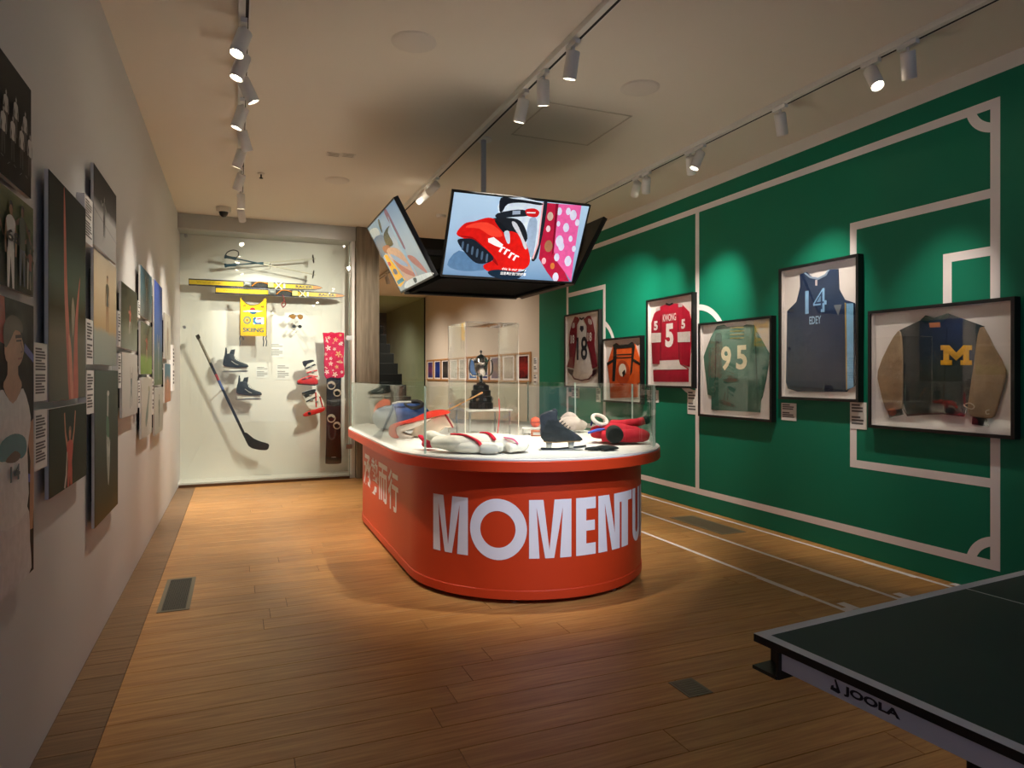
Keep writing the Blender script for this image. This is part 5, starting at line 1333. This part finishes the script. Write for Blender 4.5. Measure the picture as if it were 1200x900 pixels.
s.puff('lower_shell', [(122, 372), (170, 342), (230, 322), (322, 296), (322, 338), (240, 368), (140, 394)], M_RED, -0.07, 0.03, 0.02, 2)
s.puff('cuff', [(116, 164), (222, 130), (252, 150), (310, 236), (322, 300), (250, 334), (168, 316), (130, 232)], M_BWH, -0.06, 0.02, 0.02, 2)
s.puff('liner', [(114, 164), (222, 130), (240, 150), (150, 200), (128, 196)], M_BLACKM, -0.066, 0.024, 0.01, 2)
for a_, b_, m in (((140, 210), (236, 160), M_BLACK), ((150, 250), (250, 200), M_BLACK), ((240, 160), (246, 300), M_RED), ((280, 200), (306, 300), M_RED)): s.line('buckle_strap', [a_, b_], 0.009, m, -0.064)
for a_ in ((190, 188), (200, 236), (250, 250)): s.puff('buckle', [(a_[0] - 12, a_[1] - 6), (a_[0] + 12, a_[1] - 10), (a_[0] + 14, a_[1] + 4), (a_[0] - 10, a_[1] + 6)], M_STEEL, -0.08, -0.06, 0.003)
s.puff('sole_pad', [(162, 352), (190, 344), (196, 372), (168, 378)], M_BLACKM, -0.074, 0.03, 0.006)
s.rod()

# snowboard and floral cloth
s = Hung('snowboard', 'dark snowboard hanging upright with two pairs of bindings', 'snowboard', 391.5, 480, 340, 440, 8.18)
s.puff('deck', [(356, -320), (400, -345), (440, -350), (478, -335), (490, -300), (488, 200), (486, 560), (494, 790), (490, 840), (460, 848), (370, 850), (338, 845), (338, 790), (346, 560), (348, 200), (350, -280)], mat('board_dark', (34, 26, 24), 0.3, coat=0.3, vary=0.2, scale=3), -0.006, 0.006, 0.004)
s.puff('tail_band', [(340, 802), (492, 800), (490, 838), (460, 846), (370, 848), (340, 843)], mat('board_tail', (52, 40, 34), 0.4), -0.0075, -0.006, 0.0005)
mb = MB(); (x0, z0), (x1, z1) = s.P(396, 788), s.P(438, 776); add_text(mb, 'ride', x1 - x0, z1 - z0, -0.0085, M_CARD, (x0 + x1) / 2, (z0 + z1) / 2, 0.03); mb.build('maker_mark', None, s.o)
mb = MB(); ring = [(360, 470), (362, 600), (400, 632), (436, 600), (440, 470)]
s.line('graphic', [(372, 480), (374, 580), (402, 610), (428, 580), (430, 480)], 0.011, mat('board_graphic', (62, 58, 56), 0.5), -0.004, sm=4)
M_BIND = mat('binding_pale', (196, 176, 156), 0.45)
for cx, cy in ((392, 95), (448, 165), (392, 410), (446, 478)):
    r = 36 if cx < 420 else 32
    pts = [s.P(cx + r * math.cos(t) * 1.0, cy + r * math.sin(t)) for t in [2 * math.pi * k / 18 for k in range(18)]]
    MB().tube([(a, -0.03, b_) for a, b_ in pts], 0.007, 6, closed=True).build('binding_hoop', M_BIND, s.o)
    bx('binding_base', s.P(cx - 18, cy)[0], s.P(cx + 18, cy)[0], -0.03, -0.006, s.P(cx, cy + 16)[1], s.P(cx, cy - 16)[1], M_BLACK, s.o, 0.006)
    s.line('binding_strap', [(cx - 26, cy - 14), (cx, cy - 26), (cx + 24, cy - 8)], 0.009, M_BIND, -0.04, sm=3)
for zz in (250, 640): MB().tube([(s.P(420, zz)[0], 0.006, s.P(420, zz)[1]), (s.P(420, zz)[0], YB - YI - 0.001, s.P(420, zz)[1])], 0.006, 8).build('mounting_pin', M_STEEL, s.o)
s = Hung('floral_cloth', 'pink floral cloth sleeve slipped over the snowboard top', 'cloth', 390.5, 416, 340, 380, 10)
s.puff('cloth', [(380, 100), (440, 104), (480, 92), (520, 104), (570, 94), (628, 104), (632, 250), (622, 420), (634, 580), (620, 620), (560, 634), (480, 622), (420, 640), (398, 600), (392, 450), (400, 300)], cloth((206, 34, 74), 0.4, 12), -0.05, -0.012, 0.012)
rr = random.Random(5); mb = MB()
fl = [(448, 160, 22), (528, 182, 30), (440, 280, 34), (514, 292, 22), (560, 350, 40), (470, 402, 22), (470, 462, 28), (540, 500, 24), (424, 560, 30), (520, 588, 34), (580, 440, 24), (590, 230, 26), (412, 352, 20), (600, 380, 16), (424, 196, 16), (496, 540, 14), (582, 130, 20), (600, 560, 20), (422, 408, 14), (500, 222, 12)]
for k, (x, y, r) in enumerate(fl):
    c = [(238, 206, 196), (220, 170, 120), (240, 220, 216)][k % 3]
    n = 5
    pts = [(x + r * (0.62 + 0.38 * math.cos(n * t)) * math.cos(t + k), y + r * (0.62 + 0.38 * math.cos(n * t)) * math.sin(t + k)) for t in [2 * math.pi * j / 40 for j in range(40)]]
    mb.poly(s.Z(pts), -0.0505 - 0.0002 * (k % 4), flat(c)); mb.poly(s.Z(ell(x, y, r * 0.2, r * 0.2, 8)), -0.0515, flat((206, 120, 60)))
for a in (((560, 240), (610, 210)), ((410, 150), (440, 220)), ((540, 440), (610, 450)), ((400, 500), (430, 520))): mb.poly(s.Z(stroke([a[0], a[1]], 12)), -0.0508, flat((236, 190, 170)))
mb.build('printed_flowers', None, s.o)

# ================================================================== THINGS ON THE COUNTER
def lump(name, path, radii, m, parent, flat=0.7, n=14, jit=0.12, seed=1, sub=1):
    """soft folded cloth: a squashed tube with uneven skin"""
    r_ = random.Random(seed)
    pts = smooth(path, 4, False); k = len(pts); R = []
    for i in range(k):
        f = i / (k - 1) * (len(radii) - 1); a = int(min(f, len(radii) - 2)); R.append(radii[a] + (radii[a + 1] - radii[a]) * (f - a))
    R = [max(0.004, x) * (1 + jit * r_.uniform(-0.5, 0.5)) for x in R]
    mb = MB().tube(pts, R, n, None, flat, up=(0, 0, 1))
    mb.v = [(x + r_.uniform(-1, 1) * jit * 0.03, y + r_.uniform(-1, 1) * jit * 0.03, z + r_.uniform(-1, 1) * jit * 0.02) for x, y, z in mb.v]
    o = mb.build(name, m, parent, auto=False)
    if sub: sm_ = o.modifiers.new('soften', 'SUBSURF'); sm_.levels = sub; sm_.render_levels = sub
    return o
class Laid:
    """thing lying on the deck; local x runs across the view from its base pixel, y away, z up"""
    def __init__(s, name, label, cat, u, v, rz=None, z=DECK):
        x, y = onZ(u, v, z); s.u, s.v = u, v; s.t = x * SN + y * CS
        s.o = empty(name, (x, y, z), -YAW if rz is None else rz, label, cat); s.k = s.t / F
    def P(s, u, v): return ((u - s.u) * s.k, (s.v - v) * s.k)
    def Z(s, pts, ox, oy, k): return [s.P(ox + x / k, oy + y / k) for x, y in pts]

# white race suit
W_ = cloth((232, 226, 214), 0.6, 10); R_ = cloth((204, 34, 56), 0.3, 14)
L = Laid('race_suit', 'folded white race suit with red stripes on the counter front', 'clothing', 552, 531)
lump('body', [(-0.24, 0.06, 0.06), (-0.12, 0.02, 0.062), (0.02, 0.03, 0.064), (0.16, 0.05, 0.06), (0.25, 0.05, 0.055), (0.30, 0.06, 0.05)], [0.05, 0.085, 0.095, 0.09, 0.08, 0.04], W_, L.o, 0.62, 16, 0.2, 2)
lump('sleeve', [(-0.30, 0.16, 0.10), (-0.24, 0.12, 0.09), (-0.16, 0.06, 0.06), (-0.06, -0.03, 0.045), (0.08, -0.045, 0.04), (0.2, -0.03, 0.04)], [0.035, 0.045, 0.05, 0.05, 0.045, 0.035], W_, L.o, 0.8, 12, 0.2, 3)
lump('sleeve', [(0.1, 0.09, 0.09), (0.2, 0.1, 0.075), (0.3, 0.09, 0.05), (0.31, 0.0, 0.04), (0.22, -0.05, 0.04)], [0.04, 0.05, 0.05, 0.045, 0.04], W_, L.o, 0.75, 12, 0.2, 4)
lump('stripe', [(-0.13, 0.0, 0.118), (-0.04, -0.03, 0.115), (0.04, -0.07, 0.085), (0.07, -0.09, 0.05), (0.09, -0.10, 0.02)], [0.01, 0.012, 0.014, 0.016, 0.012], R_, L.o, 0.5, 8, 0.05, 5)
lump('stripe', [(0.05, 0.04, 0.122), (0.11, 0.0, 0.122), (0.15, -0.05, 0.085)], [0.012, 0.014, 0.014], R_, L.o, 0.5, 8, 0.05, 6)
lump('stripe', [(0.2, -0.02, 0.1), (0.26, -0.05, 0.09), (0.29, -0.06, 0.06)], [0.008, 0.012, 0.01], cloth((226, 110, 150), 0.3, 14), L.o, 0.5, 8, 0.05, 7)
lump('cuff', [(0.06, -0.085, 0.035), (0.12, -0.09, 0.035), (0.17, -0.08, 0.03)], [0.035, 0.042, 0.03], cloth((190, 186, 180), 0.4, 14), L.o, 0.8, 10, 0.1, 8)
L = Laid('red_mitten', 'small bright red mitten beside the white race suit', 'mitten', 500, 527)
lump('palm', [(-0.03, 0.0, 0.035), (0.0, 0.0, 0.04), (0.04, 0.01, 0.04), (0.065, 0.02, 0.035)], [0.02, 0.04, 0.042, 0.02], cloth((212, 20, 60), 0.3, 20), L.o, 0.75, 12, 0.08, 9)
lump('thumb', [(0.0, 0.0, 0.05), (-0.03, 0.01, 0.075), (-0.055, 0.02, 0.09)], [0.024, 0.02, 0.01], cloth((212, 20, 60), 0.3, 20), L.o, 0.8, 10, 0.05, 10)

# red and white folded trousers
L = Laid('race_trousers', 'folded red and white race trousers behind the white suit', 'clothing', 478, 514)
def tz(p): return L.Z(p, 425, 465, 10.43)
MB().puff(smooth(tz([(316, 420), (340, 345), (500, 300), (640, 250), (780, 190), (950, 168), (1050, 200), (1000, 218), (800, 262), (600, 314), (430, 355), (400, 405), (408, 450), (440, 502), (380, 506), (325, 470)]), 2), 0.0, 0.17, 0.012, None, 3).build('red_leg', cloth((222, 62, 48), 0.35, 10), L.o)
MB().puff(smooth(tz([(408, 410), (436, 360), (620, 312), (800, 266), (826, 276), (620, 390), (470, 432), (520, 470), (600, 480), (590, 510), (440, 502)]), 2), 0.01, 0.16, 0.012, None, 3).build('white_leg', cloth((228, 216, 204), 0.35, 10), L.o)
MB().puff(smooth(tz([(620, 390), (830, 276), (960, 240), (1010, 250), (1100, 385), (1000, 380), (850, 480), (600, 500)]), 2), 0.06, 0.2, 0.012, None, 3).build('folded_seat', cloth((222, 206, 188), 0.35, 10), L.o)
lump('waist_strap', [(*tz([(1000, 215)])[0][:1], 0.04, tz([(1000, 215)])[0][1]), (*tz([(1060, 310)])[0][:1], 0.03, tz([(1060, 310)])[0][1]), (*tz([(1100, 385)])[0][:1], 0.03, tz([(1100, 385)])[0][1])], [0.012, 0.014, 0.012], cloth((130, 40, 44), 0.3, 14), L.o, 0.6, 8, 0.02, 11)
# blue and grey padded bag
L = Laid('padded_bag', 'blue and grey padded sports bag with a black collar', 'bag', 452, 506)
k = 0.0068
lump('grey_end', [(-0.13, 0.12, 0.10), (-0.09, 0.12, 0.105), (-0.02, 0.13, 0.11), (0.06, 0.15, 0.12)], [0.03, 0.10, 0.12, 0.12], cloth((134, 146, 160), 0.25, 8), L.o, 0.9, 16, 0.05, 12, 2)
lump('blue_body', [(0.0, 0.15, 0.13), (0.08, 0.17, 0.14), (0.18, 0.2, 0.145), (0.28, 0.24, 0.13), (0.33, 0.26, 0.12)], [0.09, 0.125, 0.125, 0.10, 0.04], cloth((56, 92, 158), 0.3, 10), L.o, 0.85, 16, 0.06, 13, 2)
pts = [(0.22 + 0.075 * math.cos(t), 0.13 + 0.03 * math.sin(t), 0.225 + 0.028 * math.sin(t)) for t in [2 * math.pi * j / 20 for j in range(20)]]
MB().tube(pts, 0.016, 8, closed=True).build('collar', M_BLACKM, L.o)
MB().tube([(0.04, 0.07, 0.235), (0.1, 0.07, 0.25), (0.2, 0.1, 0.25)], 0.008, 8).build('white_piping', M_CARD, L.o)
# grey and orange boot at the far end
L = Laid('sports_boot', 'grey and orange boot standing at the far end of the counter', 'boot', 448, 497)
def gz(p): return L.Z(p, 400, 430, 6)
MB().puff(smooth(gz([(200, 330), (190, 250), (215, 190), (290, 190), (300, 240), (345, 240), (340, 300), (300, 345), (240, 398), (200, 380)]), 2), 0.0, 0.1, 0.025, None, 3).build('shell', mat('boot_grey', (92, 92, 84), 0.5), L.o)
MB().puff(smooth(gz([(228, 330), (240, 270), (300, 225), (345, 240), (340, 290), (300, 300), (262, 340)]), 2), -0.012, 0.0, 0.004, None, 2).build('orange_panel', mat('boot_orange', (236, 104, 70), 0.5), L.o)
MB().puff(smooth(gz([(212, 190), (216, 160), (250, 150), (292, 160), (292, 190)]), 2), 0.01, 0.09, 0.012, None, 2).build('dark_collar', mat('boot_collar', (60, 66, 60), 0.7), L.o)
MB().puff(gz([(196, 384), (240, 384), (330, 360), (338, 400), (200, 404)]), 0.0, 0.1, 0.01, None, 2).build('sole', M_BLACKM, L.o)

# wooden stick leaning on the clear case, ribbon on a loop stand
a = Vector((BXC - BH + 0.13, BYC - BH - 0.02, 1.215)); b_ = Vector((1.45, 5.36, 0.985))
o = empty('wooden_stick', (b_.x, b_.y, b_.z), 0, 'thin pale wooden stick leaning from the trousers to the clear case', 'stick')
MB().tube([(0, 0, 0), tuple(a - b_)], 0.006, 8).build('rod', mat('stick_wood', (220, 168, 108), 0.5), o)
MB().tube([tuple((a - b_) * 0.97), tuple((a - b_) * 1.01)], 0.0075, 8).build('tip', mat('stick_tip', (200, 140, 90), 0.5), o)
x, y = onZ(584, 517, DECK)
o = empty('medal_ribbon', (x, y, DECK), -YAW, 'red medal ribbon hanging from a clear loop stand', 'ribbon')
MB().lathe([(0, 0), (0.05, 0), (0.05, 0.008), (0, 0.008)], 20).build('stand_base', M_ACR, o)
MB().tube(smooth([(0.03, 0, 0.008), (0.05, 0, 0.2), (0.05, 0, 0.30), (0.015, 0, 0.35), (-0.03, 0, 0.33), (-0.03, 0, 0.25), (0.0, 0, 0.22)], 5, False), 0.003, 8).build('loop', M_ACR, o)
MB().tube(smooth([(0.004, -0.008, 0.31), (0.008, -0.01, 0.22), (0.002, -0.012, 0.12), (-0.012, -0.014, 0.012)], 5, False), 0.008, 8, None, 0.4).build('ribbon', mat('ribbon_red', (206, 48, 60), 0.6), o)

# black speed skate
L = Laid('speed_skate', 'worn black leather speed skate with a long steel blade', 'ice skate', 652, 527.5)
def kz(p): return L.Z(p, 600, 440, 9.47)
M_LEA = mat('leather_black', (26, 32, 34), 0.5, bump=0.35, scale=22, vary=0.25)
MB().puff(smooth(kz([(306, 470), (330, 430), (440, 384), (494, 420), (500, 480), (560, 545), (640, 602), (740, 664), (776, 700), (756, 718), (600, 722), (480, 732), (350, 722), (312, 650), (318, 560)]), 2), -0.04, 0.045, 0.028, None, 3).build('boot', M_LEA, L.o)
MB().puff(smooth(kz([(440, 392), (456, 372), (480, 368), (504, 396), (500, 460), (470, 440)]), 2), -0.02, 0.025, 0.008, None, 2).build('tongue', M_LEA, L.o)
MB().puff(kz([(345, 716), (480, 728), (600, 720), (760, 716), (752, 730), (600, 736), (480, 744), (350, 736)]), -0.035, 0.04, 0.004, None, 2).build('sole', mat('sole_tan', (150, 120, 84), 0.6), L.o)
for cx in (410, 655):
    MB().puff(kz([(cx - 36, 742), (cx + 36, 740), (cx + 26, 800), (cx - 26, 806)]), -0.012, 0.016, 0.004, None, 2).build('blade_post', M_STEEL, L.o)
MB().puff(kz([(318, 800), (500, 806), (772, 778), (820, 770), (826, 780), (770, 800), (370, 836), (318, 822)]), -0.004, 0.008, 0.002, None, 2).build('blade_rail', M_BLACK, L.o)
MB().puff(kz([(366, 830), (770, 798), (826, 782), (826, 800), (372, 862)]), -0.001, 0.004, 0.0008, None, 1).build('blade', M_STEEL, L.o)
for j in range(5):
    p_, q_ = kz([(506 + j * 26, 500 + j * 24)])[0], kz([(540 + j * 26, 492 + j * 24)])[0]
    MB().tube([(p_[0], -0.036, p_[1]), (q_[0], 0.0, q_[1] + 0.006)], 0.0035, 6).build('lace', M_BLACKM, L.o)

# red jacket with black cuffs
RJ = cloth((178, 34, 50), 0.6, 12); BC = mat('knit_black', (16, 20, 20), 0.9, bump=0.3, scale=60)
L = Laid('red_jacket', 'folded red sports jacket with blue trim and black cuffs', 'clothing', 722, 521)
lump('body', [(-0.16, 0.16, 0.07), (-0.06, 0.14, 0.08), (0.06, 0.12, 0.075), (0.16, 0.1, 0.065), (0.2, 0.1, 0.06)], [0.05, 0.10, 0.11, 0.09, 0.05], RJ, L.o, 0.6, 16, 0.2, 21)
lump('sleeve', [(-0.10, 0.02, 0.055), (0.0, 0.0, 0.06), (0.1, 0.01, 0.06), (0.18, 0.03, 0.06), (0.225, 0.05, 0.055)], [0.05, 0.055, 0.055, 0.056, 0.03], RJ, L.o, 0.85, 14, 0.16, 22)
lump('sleeve', [(-0.02, 0.16, 0.12), (0.08, 0.14, 0.13), (0.17, 0.13, 0.145), (0.225, 0.12, 0.16)], [0.05, 0.045, 0.04, 0.036], RJ, L.o, 0.8, 12, 0.12, 23)
lump('cuff', [(0.215, 0.12, 0.157), (0.235, 0.12, 0.163), (0.255, 0.118, 0.168)], [0.034, 0.04, 0.03], BC, L.o, 0.85, 12, 0.04, 24)
lump('cuff', [(-0.01, 0.06, 0.085), (-0.015, 0.0, 0.078), (-0.018, -0.06, 0.07), (-0.018, -0.075, 0.068)], [0.05, 0.06, 0.062, 0.05], BC, L.o, 0.95, 16, 0.03, 25)
lump('blue_trim', [(-0.19, 0.06, 0.075), (-0.13, 0.05, 0.095), (-0.07, 0.04, 0.105)], [0.016, 0.022, 0.014], cloth((70, 96, 190), 0.3, 14), L.o, 0.5, 10, 0.06, 26)
lump('navy_tab', [(-0.16, 0.12, 0.12), (-0.15, 0.12, 0.16), (-0.145, 0.12, 0.19)], [0.014, 0.016, 0.008], cloth((44, 44, 90), 0.3, 14), L.o, 0.5, 8, 0.02, 27)
pts = [(-0.10 + 0.05 * math.cos(t), 0.10 + 0.02 * math.sin(t), 0.165 + 0.03 * math.sin(t) - 0.015 * math.cos(t)) for t in [2 * math.pi * j / 18 for j in range(18)]]
MB().tube(pts, 0.014, 8, closed=True).build('white_collar', cloth((226, 216, 208), 0.3, 14), L.o)
L = Laid('black_glove', 'flat black knitted glove lying before the red jacket', 'glove', 706, 528)
lump('palm', [(-0.04, 0.01, 0.016), (0.0, 0.0, 0.02), (0.06, 0.005, 0.018), (0.1, 0.02, 0.014)], [0.03, 0.05, 0.045, 0.02], BC, L.o, 0.32, 14, 0.08, 31)
for j, (ln, dy) in enumerate(((0.06, -0.03), (0.075, -0.01), (0.07, 0.012), (0.055, 0.032))):
    lump('finger', [(-0.03, dy, 0.014), (-0.06, dy * 1.1, 0.013), (-0.04 - ln, dy * 1.25, 0.011)], [0.012, 0.012, 0.007], BC, L.o, 0.8, 8, 0.03, 32 + j)
lump('thumb', [(0.03, -0.035, 0.014), (0.01, -0.06, 0.013), (-0.02, -0.075, 0.011)], [0.013, 0.012, 0.007], BC, L.o, 0.8, 8, 0.03, 37)
L = Laid('pale_towel', 'pale cloth bundled behind the black speed skate', 'cloth', 672, 508)
lump('drape', [(-0.12, 0.12, 0.05), (-0.05, 0.12, 0.075), (0.03, 0.12, 0.07), (0.12, 0.12, 0.05)], [0.05, 0.08, 0.08, 0.04], cloth((206, 192, 184), 0.5, 10), L.o, 0.7, 14, 0.2, 41)
lump('fold', [(-0.09, 0.17, 0.09), (-0.02, 0.17, 0.13), (0.05, 0.17, 0.10)], [0.04, 0.06, 0.03], cloth((206, 192, 184), 0.5, 10), L.o, 0.7, 12, 0.2, 42)
L = Laid('low_riser', 'low white riser holding a small orange ball', 'stand', 622, 510)
bx('top', -0.07, 0.10, 0.0, 0.16, 0.05, 0.058, M_DECK, L.o, 0.001)
for sx in (-0.06, 0.09):
    for sy in (0.01, 0.15): bx('leg', sx - 0.004, sx + 0.004, sy - 0.004, sy + 0.004, 0, 0.05, M_STEEL, L.o)
L2 = empty('orange_ball', (L.o.location.x, L.o.location.y, DECK + 0.058), -YAW, 'small worn orange ball on the low white riser', 'ball')
MB().lathe([(0, 0)] + [(0.042 * math.sin(t), 0.042 - 0.042 * math.cos(t)) for t in [math.pi * j / 12 for j in range(1, 12)]] + [(0, 0.084)], 20).build('ball_shell', mat('ball_orange', (206, 84, 44), 0.6, vary=0.3, scale=30), L2, (0.04, 0.08, 0))
MB().lathe([(0.0421, 0.039), (0.0426, 0.042), (0.0421, 0.045)], 20).build('seam', mat('ball_seam', (120, 46, 30), 0.7), L2, (0.04, 0.08, 0))
L = Laid('wooden_block', 'brown wooden block beneath the low white riser', 'block', 627, 512)
bx('block', -0.03, 0.06, 0.03, 0.12, 0, 0.045, mat('block_wood', (150, 80, 42), 0.5, vary=0.2), L.o, 0.003)
bx('plate', -0.015, 0.045, 0.0285, 0.03, 0.012, 0.034, M_SIL, L.o)
